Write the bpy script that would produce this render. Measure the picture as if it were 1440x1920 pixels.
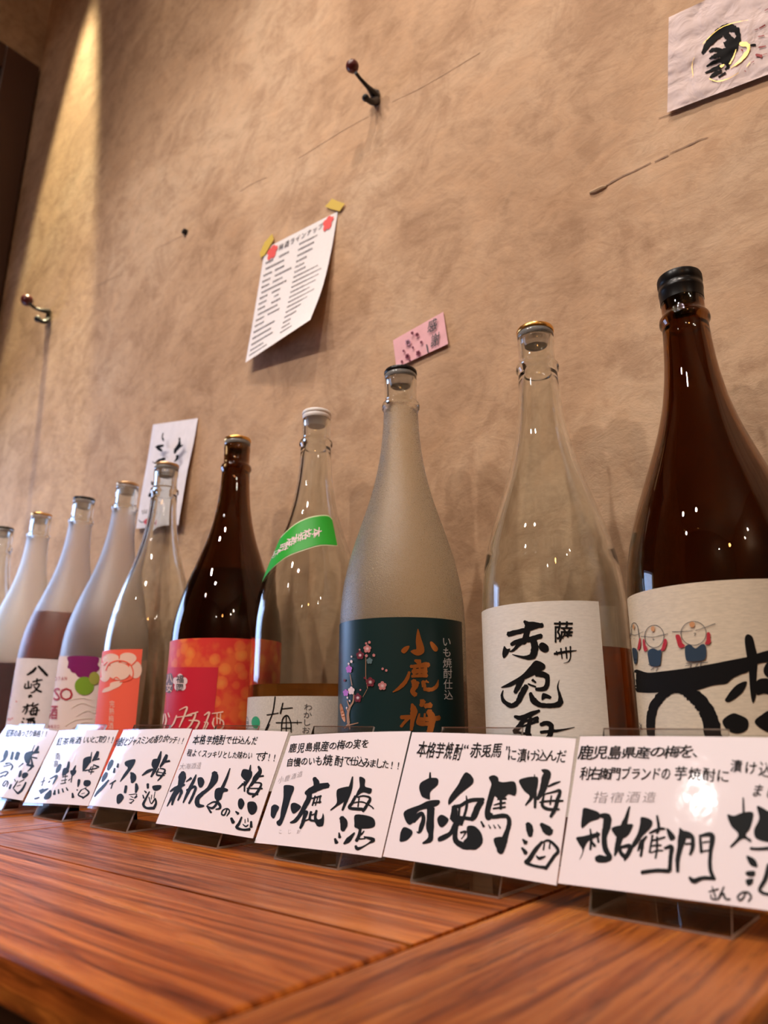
import bpy, bmesh, math, random
from mathutils import Vector, Matrix, noise
from mathutils.geometry import tessellate_polygon
from math import sin, cos, tan, atan, pi, radians, hypot, atan2

random.seed(7)
sc = bpy.context.scene
for o in list(bpy.data.objects):
    bpy.data.objects.remove(o)
C = bpy.context.collection

# ------------------------------------------------------------------ camera
F = 1350.0                       # focal length in pixels of the 1440 wide frame
PITCH = radians(16.1134)
YAW = radians(39.7263)
HC = 0.088                       # height of the lens above the table top
FW = Vector((-sin(YAW) * cos(PITCH), cos(YAW) * cos(PITCH), sin(PITCH)))
RT = Vector((cos(YAW), sin(YAW), 0))
UP = RT.cross(FW)
CAM = Vector((0, 0, HC))
cd = bpy.data.cameras.new('camera')
cd.sensor_fit = 'HORIZONTAL'
cd.lens = 6.86
cd.sensor_width = 6.86 * 1440 / F
cd.clip_start = 0.01
cd.dof.use_dof = True
cd.dof.focus_distance = 0.53
cd.dof.aperture_fstop = 2.0
cam = bpy.data.objects.new('camera', cd)
C.objects.link(cam)
cam.matrix_world = Matrix.Translation(CAM) @ Matrix((RT, UP, -FW)).transposed().to_4x4()
sc.camera = cam

# ------------------------------------------------------------------ world, lights, exposure
w = bpy.data.worlds.new('daylight')
sc.world = w
w.use_nodes = True
w.node_tree.nodes['Background'].inputs[0].default_value = (0.44, 0.60, 1.0, 1)
w.node_tree.nodes['Background'].inputs[1].default_value = 9.5
sc.view_settings.view_transform = 'Standard'
sc.view_settings.look = 'None'
sc.view_settings.exposure = 0.17
sc.view_settings.gamma = 1.0
sc.view_settings.use_curve_mapping = False
cy = sc.cycles
cy.max_bounces = 20
cy.transmission_bounces = 18
cy.transparent_max_bounces = 24
cy.glossy_bounces = 6
cy.diffuse_bounces = 4
cy.sample_clamp_indirect = 3.0
cy.blur_glossy = 0.4

YW = 0.575      # plastered wall
XL = -1.66      # left wall
CEIL = 2.75
FLOOR = -0.74


def spot(name, loc, to, power, ang, blend, col, size=0.03):
    l = bpy.data.lights.new(name, 'SPOT')
    l.energy = power
    l.spot_size = radians(ang)
    l.spot_blend = blend
    l.color = col
    l.shadow_soft_size = size
    o = bpy.data.objects.new(name, l)
    C.objects.link(o)
    o.location = loc
    d = Vector(to) - Vector(loc)
    o.rotation_euler = d.to_track_quat('-Z', 'Y').to_euler()
    return o


WARM = (1.0, 0.80, 0.60)
SOFT = (1.0, 0.90, 0.82)
spot('ceiling_spot', (-1.00, -1.25, 1.93), (-0.45, 0.42, 0.1), 55, 70, 0.5, SOFT, 0.035)
spot('ceiling_spot', (-0.30, -1.30, 1.93), (-0.25, 0.42, 0.1), 55, 70, 0.5, SOFT, 0.035)
for x_, w_ in ((-1.35, 12), (-0.55, 54), (0.20, 98)):
    spot('ceiling_spot', (x_, -0.48, 2.62), (x_ + 0.1, 0.45, 0.2), w_, 75, 0.6, (1.0, 0.87, 0.77), 0.04)
spot('ceiling_spot', (-1.05, -1.98, 1.93), (-0.2, 0.40, 0.0), 9, 40, 0.5, (1.0, 0.95, 0.90), 0.05)
spot('wall_spot', (-1.40, YW - 0.100, 2.36), (-1.40, YW - 0.098, 0.0), 480, 18.6, 0.4, (1.0, 0.86, 0.50), 0.012)
spot('wall_spot', (-0.90, YW - 0.20, 2.30), (-0.92, YW - 0.15, 0.0), 9, 48, 0.6, (1.0, 0.78, 0.42), 0.03)
pl = bpy.data.lights.new('pendant_bulb', 'POINT')
pl.energy = 14
pl.color = (1.0, 0.42, 0.10)
pl.shadow_soft_size = 0.06
po = bpy.data.objects.new('pendant_bulb', pl)
C.objects.link(po)
po.location = (1.55, -2.0, 1.75)
for q in ((1.10, -2.80, 1.88), (2.30, -1.20, 1.88), (2.25, -0.80, 1.88)):
    pl = bpy.data.lights.new('small_bulb', 'POINT')
    pl.energy = 7
    pl.color = (1.0, 0.88, 0.74)
    pl.shadow_soft_size = 0.035
    po = bpy.data.objects.new('small_bulb', pl)
    C.objects.link(po)
    po.location = q

# ------------------------------------------------------------------ helpers
THINGLOC = {}


def thing(name, label, cat, loc, group=None):
    o = bpy.data.objects.new(name, None)
    C.objects.link(o)
    o.location = loc
    o.empty_display_size = 0.02
    o['label'] = label
    o['category'] = cat
    if group:
        o['group'] = group
    THINGLOC[o.name] = Vector(loc)
    return o


def root_loc(p):
    while p is not None:
        if p.name in THINGLOC:
            return THINGLOC[p.name]
        p = p.parent
    return Vector((0, 0, 0))


def obj(name, bm, mats, parent=None, smooth=False, label=None):
    """link a bmesh given in world coordinates as one mesh object"""
    off = root_loc(parent)
    me = bpy.data.meshes.new(name)
    for v in bm.verts:
        v.co -= off
    bm.normal_update()
    bm.to_mesh(me)
    bm.free()
    if not isinstance(mats, (list, tuple)):
        mats = [mats]
    for m in mats:
        me.materials.append(m)
    if smooth:
        me.polygons.foreach_set('use_smooth', [True] * len(me.polygons))
        try:
            me.set_sharp_from_angle(angle=radians(40))
        except Exception:
            pass
    o = bpy.data.objects.new(name, me)
    C.objects.link(o)
    if parent is not None:
        o.parent = parent
    if label:
        o['label'] = label
    return o


def struct(name, bm, m, parent=None):
    o = obj(name, bm, m, parent)
    if parent is None:
        o['kind'] = 'structure'
    return o


def box(bm, x0, x1, y0, y1, z0, z1, bev=0.0):
    r = bmesh.ops.create_cube(bm, size=1)
    vs = r['verts']
    for v in vs:
        v.co = Vector(((x0 + x1) / 2 + v.co.x * (x1 - x0), (y0 + y1) / 2 + v.co.y * (y1 - y0), (z0 + z1) / 2 + v.co.z * (z1 - z0)))
    if bev:
        es = list({e for v in vs for e in v.link_edges})
        bmesh.ops.bevel(bm, geom=es, offset=bev, segments=3, profile=0.5, affect='EDGES')
    return bm


def lathe(bm, prof, cx, cy, seg=64, closed=False, a0=0.0, a1=2 * pi):
    """prof: list of (r, z); full turn"""
    rings = []
    for r, z in prof:
        if r < 1e-6:
            rings.append([bm.verts.new((cx, cy, z))])
        else:
            rings.append([bm.verts.new((cx + r * cos(2 * pi * k / seg), cy + r * sin(2 * pi * k / seg), z)) for k in range(seg)])
    n = len(rings)
    for i in range(n if closed else n - 1):
        A, B = rings[i], rings[(i + 1) % n]
        for k in range(seg):
            k2 = (k + 1) % seg
            if len(A) == 1 and len(B) == 1:
                continue
            if len(A) == 1:
                bm.faces.new((A[0], B[k2], B[k]))
            elif len(B) == 1:
                bm.faces.new((A[k], A[k2], B[0]))
            else:
                bm.faces.new((A[k], A[k2], B[k2], B[k]))
    bmesh.ops.recalc_face_normals(bm, faces=bm.faces)
    return bm


def tube(bm, pts, rads, seg=12):
    """smooth tube through pts with radii, capped"""
    pts = [Vector(p) for p in pts]
    rings = []
    prev = None
    for i, p in enumerate(pts):
        t = (pts[min(i + 1, len(pts) - 1)] - pts[max(i - 1, 0)]).normalized()
        if prev is None:
            u = t.orthogonal().normalized()
        else:
            u = (prev - t * prev.dot(t)).normalized()
        prev = u
        v = t.cross(u)
        rings.append([bm.verts.new(p + (u * cos(2 * pi * k / seg) + v * sin(2 * pi * k / seg)) * rads[i]) for k in range(seg)])
    for A, B in zip(rings, rings[1:]):
        for k in range(seg):
            bm.faces.new((A[k], A[(k + 1) % seg], B[(k + 1) % seg], B[k]))
    bm.faces.new(rings[0][::-1])
    bm.faces.new(rings[-1])
    bmesh.ops.recalc_face_normals(bm, faces=bm.faces)


def crom(pts, n=6, closed=False):
    """Catmull-Rom through tuples"""
    out = []
    m = len(pts)
    rng = range(m if closed else m - 1)
    for i in rng:
        if closed:
            p0, p1, p2, p3 = pts[(i - 1) % m], pts[i], pts[(i + 1) % m], pts[(i + 2) % m]
        else:
            p0, p1, p2, p3 = pts[max(i - 1, 0)], pts[i], pts[i + 1], pts[min(i + 2, m - 1)]
        for k in range(n):
            t = k / n
            out.append(tuple(0.5 * (2 * b + (c - a) * t + (2 * a - 5 * b + 4 * c - d) * t * t + (3 * b - a - 3 * c + d) * t ** 3)
                             for a, b, c, d in zip(p0, p1, p2, p3)))
    if not closed:
        out.append(tuple(pts[-1]))
    return out


# ---- surfaces that writing can lie on: a photographed point is carried to the real surface
def ray(x, y):
    return (FW + RT * ((x - 720) / F) - UP * ((y - 960) / F)).normalized()


class Plane:
    def __init__(s, p, n):
        s.p = Vector(p)
        s.n = Vector(n).normalized()
        if s.n.dot(CAM - s.p) < 0:
            s.n = -s.n

    def hit(s, x, y, e=0.0):
        d = ray(x, y)
        q = s.p + s.n * e
        return CAM + d * ((q - CAM).dot(s.n) / d.dot(s.n))


class Lathe:
    """upright surface of revolution; rad(z)"""
    def __init__(s, c, rad, M=None):
        s.c = c
        s.rad = rad
        s.M = M

    def hit(s, x, y, e=0.0):
        if s.M is None:
            return s.local(CAM, ray(x, y), e)
        Mi = s.M.inverted()
        return s.M @ s.local(Mi @ CAM, (Mi.to_3x3() @ ray(x, y)).normalized(), e)

    def local(s, org, d, e):
        dh = Vector((d.x, d.y))
        cc = Vector((s.c[0] - org.x, s.c[1] - org.y))
        k = dh.length
        t0 = cc.dot(dh) / (k * k)                      # closest approach
        best = None
        t = t0 - 0.08 / k
        st = 0.001
        last = None
        while t < t0:
            P = org + d * t
            g = hypot(P.x - s.c[0], P.y - s.c[1]) - s.rad(P.z) - e
            if g < 0:
                lo, hi = t - st, t
                for _ in range(14):
                    m = (lo + hi) / 2
                    P = org + d * m
                    if hypot(P.x - s.c[0], P.y - s.c[1]) - s.rad(P.z) - e < 0:
                        hi = m
                    else:
                        lo = m
                return org + d * hi
            t += st
        P = org + d * t0                               # silhouette: clamp to the rim
        v = Vector((P.x - s.c[0], P.y - s.c[1]))
        v = v.normalized() * (s.rad(P.z) + e) if v.length > 1e-9 else Vector((0, -s.rad(P.z)))
        return Vector((s.c[0] + v.x, s.c[1] + v.y, P.z))


_glyph = {}


def glyph(ch, off=0.0):
    key = (ch, off)
    if key not in _glyph:
        cu = bpy.data.curves.new('glyph', 'FONT')
        cu.body = ch
        cu.size = 1.0
        cu.offset = off
        cu.resolution_u = 2
        cu.fill_mode = 'FRONT'
        o = bpy.data.objects.new('glyph', cu)
        C.objects.link(o)
        dg = bpy.context.evaluated_depsgraph_get()
        me = o.evaluated_get(dg).to_mesh()
        vs = [(v.co.x, v.co.y) for v in me.vertices]
        fs = [tuple(p.vertices) for p in me.polygons]
        o.evaluated_get(dg).to_mesh_clear()
        bpy.data.objects.remove(o)
        bpy.data.curves.remove(cu)
        if vs:
            xs = [v[0] for v in vs]
            cx = 0.5 if ord(ch) > 0x2e80 else (min(xs) + max(xs)) / 2
            vs = [(a - cx, b - 0.36) for a, b in vs]
        _glyph[key] = (vs, fs)
    return _glyph[key]


class Ink:
    """collects flat shapes in picture coordinates (zoomed crop: origin, scale) and lays them on a surface"""
    def __init__(s, surf, e=0.0005, ox=0, oy=0, sc=1.0, maxlen=None, rough=0.06):
        s.surf, s.e, s.ox, s.oy, s.sc = surf, e, ox, oy, sc
        s.bm = bmesh.new()
        s.maxlen = maxlen
        s.rough = rough
        s.fat = 1.0

    def frame(s, ox, oy, sc):
        s.ox, s.oy, s.sc = ox, oy, sc
        return s

    def P(s, x, y):
        return (s.ox + x / s.sc, s.oy + y / s.sc)

    def stroke(s, spec, n=6):
        kw = s.fat
        """'x y w, x y w, ...'"""
        pts = [tuple(float(q) for q in a.split()) for a in spec.split(',')]
        if len(pts) < 2:
            return s
        c = crom(pts, n)
        L, R = [], []
        sd = random.random() * 99
        for i, (x, y, wd) in enumerate(c):
            x0, y0 = c[max(i - 1, 0)][:2]
            x1, y1 = c[min(i + 1, len(c) - 1)][:2]
            dx, dy = x1 - x0, y1 - y0
            l = hypot(dx, dy) or 1
            nx, ny = -dy / l, dx / l
            a = max(wd * kw, 1) / 2 * (1 + s.rough * 2 * (noise.noise((i * 0.7, sd, 0))))
            b = max(wd * kw, 1) / 2 * (1 + s.rough * 2 * (noise.noise((i * 0.7, sd, 5))))
            L.append((x + nx * a, y + ny * a))
            R.append((x - nx * b, y - ny * b))
        def cap(i, j):
            x, y, wd = c[i]
            dx, dy = x - c[j][0], y - c[j][1]
            l = hypot(dx, dy) or 1
            return (x + dx / l * wd * 0.3, y + dy / l * wd * 0.3)
        vl = [s.bm.verts.new((*s.P(*p), 0)) for p in L]
        vr = [s.bm.verts.new((*s.P(*p), 0)) for p in R]
        for i in range(len(vl) - 1):
            s.bm.faces.new((vl[i], vr[i], vr[i + 1], vl[i + 1]))
        v0 = s.bm.verts.new((*s.P(*cap(0, 1)), 0))
        s.bm.faces.new((v0, vr[0], vl[0]))
        v1 = s.bm.verts.new((*s.P(*cap(-1, -2)), 0))
        s.bm.faces.new((v1, vl[-1], vr[-1]))
        return s

    def strokes(s, txt, n=6):
        for t in txt.strip().split(';'):
            t = t.strip()
            if t:
                if t[0] == 'P':
                    s.poly([tuple(float(q) for q in a.split()) for a in t[1:].split(',')])
                elif t[0] == 'E':
                    a = [float(q) for q in t[1:].split()]
                    s.ell(*a)
                else:
                    s.stroke(t, n)
        return s

    def poly(s, pts, smooth=True):
        if smooth:
            pts = crom(pts, 4, True)
        vs = [s.bm.verts.new((*s.P(*p), 0)) for p in pts]
        for t in tessellate_polygon([[Vector((p[0], p[1], 0)) for p in pts]]):
            try:
                s.bm.faces.new([vs[i] for i in t])
            except ValueError:
                pass
        return s

    def ell(s, x, y, rx, ry, a=0.0, n=24):
        a = radians(a)
        pts = [(x + rx * cos(t) * cos(a) - ry * sin(t) * sin(a), y + rx * cos(t) * sin(a) + ry * sin(t) * cos(a)) for t in [2 * pi * k / n for k in range(n)]]
        return s.poly(pts, False)

    def flower(s, x, y, r, sq=1.0, rot=0.0):
        for k in range(5):
            a = rot + 2 * pi * k / 5
            s.ell(x + cos(a) * r * 0.58 * sq, y + sin(a) * r * 0.58, r * 0.42 * sq, r * 0.42, 0, 12)
        s.ell(x, y, r * 0.5 * sq, r * 0.5, 0, 12)
        return s

    def char(s, ch, x, y, ux, uy, vx, vy, off=0.0):
        """glyph centred at x,y; (ux,uy) = em vector along, (vx,vy) = em vector up"""
        vs, fs = glyph(ch, off)
        nv = [s.bm.verts.new((*s.P(x + a * ux + b * vx, y + a * uy + b * vy), 0)) for a, b in vs]
        for f in fs:
            try:
                s.bm.faces.new([nv[i] for i in f])
            except ValueError:
                pass

    def line(s, text, x0, y0, x1, y1, h, wd=None, slant=0.15, off=0.0, jit=0.12, up=None):
        """row of glyphs; h = em height in crop px, wd = em width"""
        n = len(text)
        wd = wd or hypot(x1 - x0, y1 - y0) / max(n - 1, 1) * 1.02
        l = hypot(x1 - x0, y1 - y0) or 1
        dx, dy = (x1 - x0) / l, (y1 - y0) / l
        for i, ch in enumerate(text):
            if ch == ' ':
                continue
            t = i / max(n - 1, 1)
            k = 1 + random.uniform(-jit, jit)
            kk = 1 + random.uniform(-jit, jit)
            rot = random.uniform(-jit, jit) * 0.8
            ux, uy = wd * k * (dx - dy * rot), wd * k * (dy + dx * rot)
            px, py = x0 + (x1 - x0) * t, y0 + (y1 - y0) * t + random.uniform(-jit, jit) * h * 0.3
            bold = off > 0.003
            s.char(ch, px, py, ux, uy, h * kk * slant, -h * kk, min(off, .004))
            if bold:                                   # pen pressed harder: second pass a hair aside
                s.char(ch, px + wd * .025, py + h * .012, ux, uy, h * kk * slant, -h * kk, 0.0)

    def column(s, text, x0, y0, x1, y1, wd, off=0.0, slant=0.0, jit=0.0):
        n = len(text)
        h = hypot(x1 - x0, y1 - y0) / max(n - 1, 1)
        for i, ch in enumerate(text):
            t = i / max(n - 1, 1)
            k = 1 + random.uniform(-jit, jit)
            s.char(ch, x0 + (x1 - x0) * t, y0 + (y1 - y0) * t, wd * k, 0, h * slant, -h * k, off)

    def build(s, name, mat, parent, label=None):
        if s.maxlen:
            for _ in range(6):
                es = [e for e in s.bm.edges if e.calc_length() > s.maxlen]
                if not es:
                    break
                bmesh.ops.subdivide_edges(s.bm, edges=es, cuts=1)
                bmesh.ops.triangulate(s.bm, faces=[f for f in s.bm.faces if len(f.verts) > 3])
        for v in s.bm.verts:
            v.co = s.surf.hit(v.co.x, v.co.y, s.e)
        for f in s.bm.faces:
            f.normal_update()
            if f.normal.dot(CAM - f.calc_center_median()) < 0:
                f.normal_flip()
        return obj(name, s.bm, mat, parent, label=label)


# ------------------------------------------------------------------ materials
def mat(name, col=(0.8, 0.8, 0.8), rough=0.5, metal=0.0, trans=0.0, ior=1.45, coat=0.0, coat_rough=0.05, spec=0.5, emis=None):
    m = bpy.data.materials.new(name)
    m.use_nodes = True
    b = m.node_tree.nodes['Principled BSDF']
    b.inputs['Base Color'].default_value = (*col, 1)
    b.inputs['Roughness'].default_value = rough
    b.inputs['Metallic'].default_value = metal
    b.inputs['Transmission Weight'].default_value = trans
    b.inputs['IOR'].default_value = ior
    b.inputs['Coat Weight'].default_value = coat
    b.inputs['Coat Roughness'].default_value = coat_rough
    b.inputs['Specular IOR Level'].default_value = spec
    return m


class N:
    """small node helper"""
    def __init__(s, m):
        s.t = m.node_tree
        s.b = s.t.nodes['Principled BSDF']

    def new(s, typ, **kw):
        n = s.t.nodes.new(typ)
        for k, v in kw.items():
            if k in n.inputs.keys():
                n.inputs[k].default_value = v
            else:
                setattr(n, k, v)
        return n

    def link(s, a, b):
        s.t.links.new(a, b)

    def coords(s, scale=(1, 1, 1), rot=(0, 0, 0), loc=(0, 0, 0), src='Object'):
        tc = s.new('ShaderNodeTexCoord')
        mp = s.new('ShaderNodeMapping')
        mp.inputs['Scale'].default_value = scale
        mp.inputs['Rotation'].default_value = rot
        mp.inputs['Location'].default_value = loc
        s.link(tc.outputs[src], mp.inputs['Vector'])
        return mp.outputs[0]

    def noise(s, vec, scale, detail=4, rough=0.55, dist=0.0):
        n = s.new('ShaderNodeTexNoise', Scale=scale, Detail=detail, Roughness=rough, Distortion=dist)
        s.link(vec, n.inputs['Vector'])
        return n.outputs['Fac']

    def ramp(s, fac, stops):
        r = s.new('ShaderNodeValToRGB')
        el = r.color_ramp.elements
        while len(el) < len(stops):
            el.new(0.5)
        for e, (p, c) in zip(el, stops):
            e.position = p
            e.color = (*c, 1) if len(c) == 3 else c
        s.link(fac, r.inputs[0])
        return r.outputs[0]

    def mix(s, fac, a, b, typ='MIX'):
        n = s.new('ShaderNodeMix', data_type='RGBA', blend_type=typ)
        for v, k in ((fac, 0), (a, 6), (b, 7)):
            if isinstance(v, (int, float)):
                n.inputs[k].default_value = v
            elif isinstance(v, tuple):
                n.inputs[k].default_value = (*v, 1)
            else:
                s.link(v, n.inputs[k])
        return n.outputs[2]

    def bump(s, h, strength=0.3, dist=0.002):
        n = s.new('ShaderNodeBump', Strength=strength, Distance=dist)
        s.link(h, n.inputs['Height'])
        s.link(n.outputs[0], s.b.inputs['Normal'])


def plaster(name, c0, c1, c2):
    m = mat(name, c1, 0.85, spec=0.25)
    n = N(m)
    v = n.coords()
    big = n.noise(v, 3.2, 6, 0.65, 0.6)
    mid = n.noise(v, 13, 8, 0.72, 0.7)
    sweep = n.noise(n.coords((1, 1, 1.7), (0, 0.6, 0)), 28, 8, 0.72, 1.0)
    fine = n.noise(n.coords((1, 1, 1.4), (0, 0.5, 0)), 90, 6, 0.7, 0.4)
    col = n.ramp(big, [(0.34, c0), (0.52, c1), (0.68, c2)])
    col2 = n.ramp(mid, [(0.38, (0.74, 0.69, 0.66)), (0.50, (1, 1, 1)), (0.64, (1.13, 1.10, 1.07))])
    col = n.mix(0.7, col, col2, 'MULTIPLY')
    f2 = n.ramp(sweep, [(0.40, (0.82, 0.78, 0.75)), (0.49, (1, 1, 1)), (0.60, (1.10, 1.08, 1.07))])
    col = n.mix(0.5, col, f2, 'MULTIPLY')
    n.link(col, n.b.inputs['Base Color'])
    h = n.mix(0.45, sweep, fine)
    n.bump(h, 0.36, 0.004)
    return m


M_WALL = plaster('wall_plaster', (0.41, 0.25, 0.145), (0.52, 0.335, 0.205), (0.60, 0.415, 0.270))
M_LEFT = plaster('side_plaster', (0.42, 0.29, 0.18), (0.48, 0.34, 0.22), (0.52, 0.38, 0.26))
M_ROOM = mat('room_paint', (0.30, 0.23, 0.17), 0.9)
M_CEIL = mat('ceiling_paint', (0.42, 0.35, 0.28), 0.9)
M_FLOOR = mat('floor_wood', (0.10, 0.055, 0.03), 0.45)
M_FRAME = mat('dark_stained_wood', (0.085, 0.042, 0.028), 0.5)


def wood(name, along='X', seed=0.0, tone=1.0):
    m = mat(name, (0.3, 0.08, 0.03), 0.36, coat=0.0, spec=0.10)
    n = N(m)
    st = (1.0, 26, 26) if along == 'X' else (26, 1.0, 26)
    v = n.coords(st, loc=(seed, seed * 1.7, 0))
    grain = n.noise(v, 4.0, 7, 0.66, 0.7)
    v2 = n.coords((st[0] * 2.2, st[1] * 4, st[2]), loc=(seed * 2, seed, 0))
    pore = n.noise(v2, 7.0, 4, 0.7, 0.6)
    wv = n.new('ShaderNodeTexWave', wave_type='BANDS', bands_direction='Y' if along == 'X' else 'X', Scale=4.5, Distortion=7.0, Detail=4.0)
    wv.inputs['Detail Scale'].default_value = 1.1
    n.link(n.coords((0.9, 4.2, 1) if along == 'X' else (4.2, 0.9, 1), loc=(seed + 0.3, seed, 0)), wv.inputs['Vector'])
    big = n.noise(n.coords((2, 5, 1) if along == 'X' else (5, 2, 1), loc=(seed, 0, 0)), 2.0, 2, 0.5)
    k = tone * 1.22
    col = n.ramp(grain, [(0.32, (0.085 * k, 0.017 * k, 0.003 * k)), (0.44, (0.26 * k, 0.062 * k, 0.010 * k)), (0.56, (0.40 * k, 0.118 * k, 0.019 * k)), (0.72, (0.53 * k, 0.185 * k, 0.032 * k))])
    lines = n.ramp(wv.outputs['Fac'], [(0.0, (0.25, 0.19, 0.17)), (0.07, (0.6, 0.53, 0.5)), (0.18, (1, 1, 1))])
    col = n.mix(0.5, col, lines, 'MULTIPLY')
    pr = n.ramp(pore, [(0.36, (0.35, 0.30, 0.28)), (0.45, (1, 1, 1))])
    col = n.mix(0.7, col, pr, 'MULTIPLY')
    bg = n.ramp(big, [(0.35, (0.72, 0.66, 0.62)), (0.65, (1.2, 1.2, 1.15))])
    col = n.mix(0.8, col, bg, 'MULTIPLY')
    n.link(col, n.b.inputs['Base Color'])
    rr = n.ramp(grain, [(0.3, (0.42, 0.42, 0.42)), (0.7, (0.24, 0.24, 0.24))])
    n.link(rr, n.b.inputs['Roughness'])
    n.bump(pore, 0.12, 0.0006)
    return m


M_WOODX = wood('red_brown_wood_along', 'X', 0.4, 0.95)
M_WOODX2 = wood('red_brown_wood_plank', 'X', 3.1, 0.92)
M_WOODX3 = wood('red_brown_wood_board', 'X', 5.7, 1.08)
M_WOODY = wood('red_brown_wood_end', 'Y', 1.9, 0.72)
M_WOODY2 = wood('red_brown_wood_end_board', 'Y', 4.4, 0.9)

M_GLASS = mat('clear_glass', (0.93, 0.955, 0.93), 0.0, trans=1.0, ior=1.5)
M_BROWN = mat('brown_glass', (0.22, 0.095, 0.026), 0.0, trans=1.0, ior=1.5)
M_PLUG = mat('grey_plastic_plug', (0.80, 0.79, 0.76), 0.2, trans=0.75, ior=1.45)


def frosted(name, col, spark=False):
    m = mat(name, col, 0.40, trans=0.96, ior=1.40, spec=0.25)
    n = N(m)
    v = n.coords()
    g = n.noise(v, 1000 if spark else 900, 2, 0.6)
    n.bump(g, 0.8 if spark else 0.15, 0.0005)
    if spark:
        r = n.ramp(n.noise(v, 1500, 2, 0.6), [(0.45, (0.40, 0.40, 0.40)), (0.62, (0.20, 0.20, 0.20))])
        n.link(r, n.b.inputs['Roughness'])
    return m


M_FROST = frosted('frosted_glass', (0.97, 0.955, 0.945))
M_SPARK = frosted('sparkling_frosted_glass', (0.94, 0.92, 0.80), True)
M_AMBER = mat('amber_liqueur', (0.72, 0.36, 0.09), 0.0, trans=1.0, ior=1.36)
M_DARKAMBER = mat('dark_amber_liqueur', (0.42, 0.10, 0.018), 0.0, trans=1.0, ior=1.36)
M_REDBROWN = mat('red_brown_liqueur', (0.30, 0.055, 0.014), 0.6, spec=0.1)
M_PURPLE = mat('dark_purple_liqueur', (0.07, 0.006, 0.014), 0.6, spec=0.1)
M_GOLD = mat('gold_cap', (0.75, 0.42, 0.12), 0.28, metal=1.0)
M_COPPER = mat('tan_cap', (0.60, 0.38, 0.20), 0.35, metal=0.8)
M_BLACKCAP = mat('black_cap', (0.008, 0.007, 0.007), 0.3, spec=0.3)
M_WHITECAP = mat('white_cap', (0.85, 0.82, 0.80), 0.4)


def paper(name, col, rough=0.8, coat=0.0, fib=0.06, scale=(1, 1, 1), fs=260):
    m = mat(name, col, rough, coat=coat, coat_rough=0.06, spec=0.3)
    n = N(m)
    f = n.noise(n.coords(scale), fs, 3, 0.6)
    lo = tuple(c * (1 - fib) for c in col)
    hi = tuple(min(1, c * (1 + fib)) for c in col)
    n.link(n.ramp(f, [(0.35, lo), (0.65, hi)]), n.b.inputs['Base Color'])
    n.bump(f, 0.1, 0.0004)
    return m


M_CARD = mat('laminated_card', (0.86, 0.775, 0.815), 0.5, coat=0.8, coat_rough=0.08)
n_ = N(M_CARD)
wav = n_.noise(n_.coords(), 55, 3, 0.5)
bp_ = n_.new('ShaderNodeBump', Strength=0.10, Distance=0.003)
n_.link(wav, bp_.inputs['Height'])
n_.link(bp_.outputs[0], n_.b.inputs['Coat Normal'])
M_WASHI = paper('washi_label', (0.80, 0.76, 0.70), 0.85, 0, 0.05, (1, 1, 5), 220)
M_CREAM = paper('cream_washi_label', (0.72, 0.62, 0.48), 0.85, 0, 0.07, (1, 1, 5), 200)
M_GREYPAPER = paper('grey_speckled_label', (0.66, 0.60, 0.54), 0.8, 0, 0.10, (1, 1, 1), 900)
M_POSTER = paper('printer_paper', (0.83, 0.77, 0.75), 0.85, 0, 0.02)
M_STRIP = paper('thin_paper', (0.80, 0.74, 0.76), 0.85, 0, 0.04, (1, 1, 1), 60)
M_PINK = paper('pink_card', (0.78, 0.42, 0.45), 0.7, 0, 0.05, (1, 1, 1), 60)
M_BLUSH = mat('blush_paper', (0.84, 0.70, 0.66), 0.75)
M_DKGREEN = mat('dark_green_label', (0.006, 0.026, 0.026), 0.38, spec=0.5)
M_CORAL = mat('coral_label', (0.95, 0.135, 0.075), 0.6)
M_SHELL = mat('shell_print', (0.90, 0.62, 0.50), 0.65)
M_INK = mat('black_ink', (0.006, 0.007, 0.008), 0.6, coat=0.2, coat_rough=0.08, spec=0.2)
M_INKM = mat('matt_black_ink', (0.008, 0.007, 0.007), 0.8, spec=0.15)
M_PENCIL = mat('pencil_grey', (0.30, 0.27, 0.28), 0.7)
M_GREYINK = mat('soft_black_ink', (0.07, 0.065, 0.07), 0.7)
M_COPPERFOIL = mat('copper_foil', (0.62, 0.20, 0.045), 0.32, metal=0.75)
M_SILVER = mat('silver_print', (0.72, 0.70, 0.68), 0.4, metal=0.3)
M_RED = mat('red_ink', (0.60, 0.03, 0.03), 0.6)
M_PLUMRED = mat('plum_red_print', (0.80, 0.10, 0.09), 0.6)
M_MAROON = mat('maroon_print', (0.16, 0.012, 0.025), 0.6)
M_ROSE = mat('rose_print', (0.55, 0.20, 0.20), 0.6)
M_VIOLET = mat('violet_print', (0.50, 0.16, 0.62), 0.6)
M_PALEPINK = mat('pale_pink_print', (0.85, 0.66, 0.68), 0.6)
M_TEAL = mat('grey_teal_print', (0.10, 0.17, 0.19), 0.6)
M_TWIG = mat('twig_print', (0.42, 0.22, 0.12), 0.6)
M_GREEN = mat('green_print', (0.02, 0.33, 0.12), 0.6)
M_BAND = mat('bright_green_band', (0.015, 0.36, 0.02), 0.5)
M_BANDEDGE = mat('pale_band_edge', (0.62, 0.70, 0.42), 0.5)
M_LIME = mat('lime_plum_print', (0.20, 0.36, 0.02), 0.6)
M_OLIVE = mat('olive_print', (0.36, 0.36, 0.06), 0.6)
M_SHISO = mat('purple_leaf_print', (0.22, 0.006, 0.12), 0.6)
M_SLEEVE = mat('crimson_print', (0.48, 0.02, 0.035), 0.6)
M_BLUE = mat('indigo_print', (0.018, 0.042, 0.075), 0.7)
M_BLUSHSKIN = mat('orange_print', (0.62, 0.30, 0.13), 0.7)
M_TAPE = mat('yellow_tape', (0.66, 0.46, 0.08), 0.5)
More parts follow.
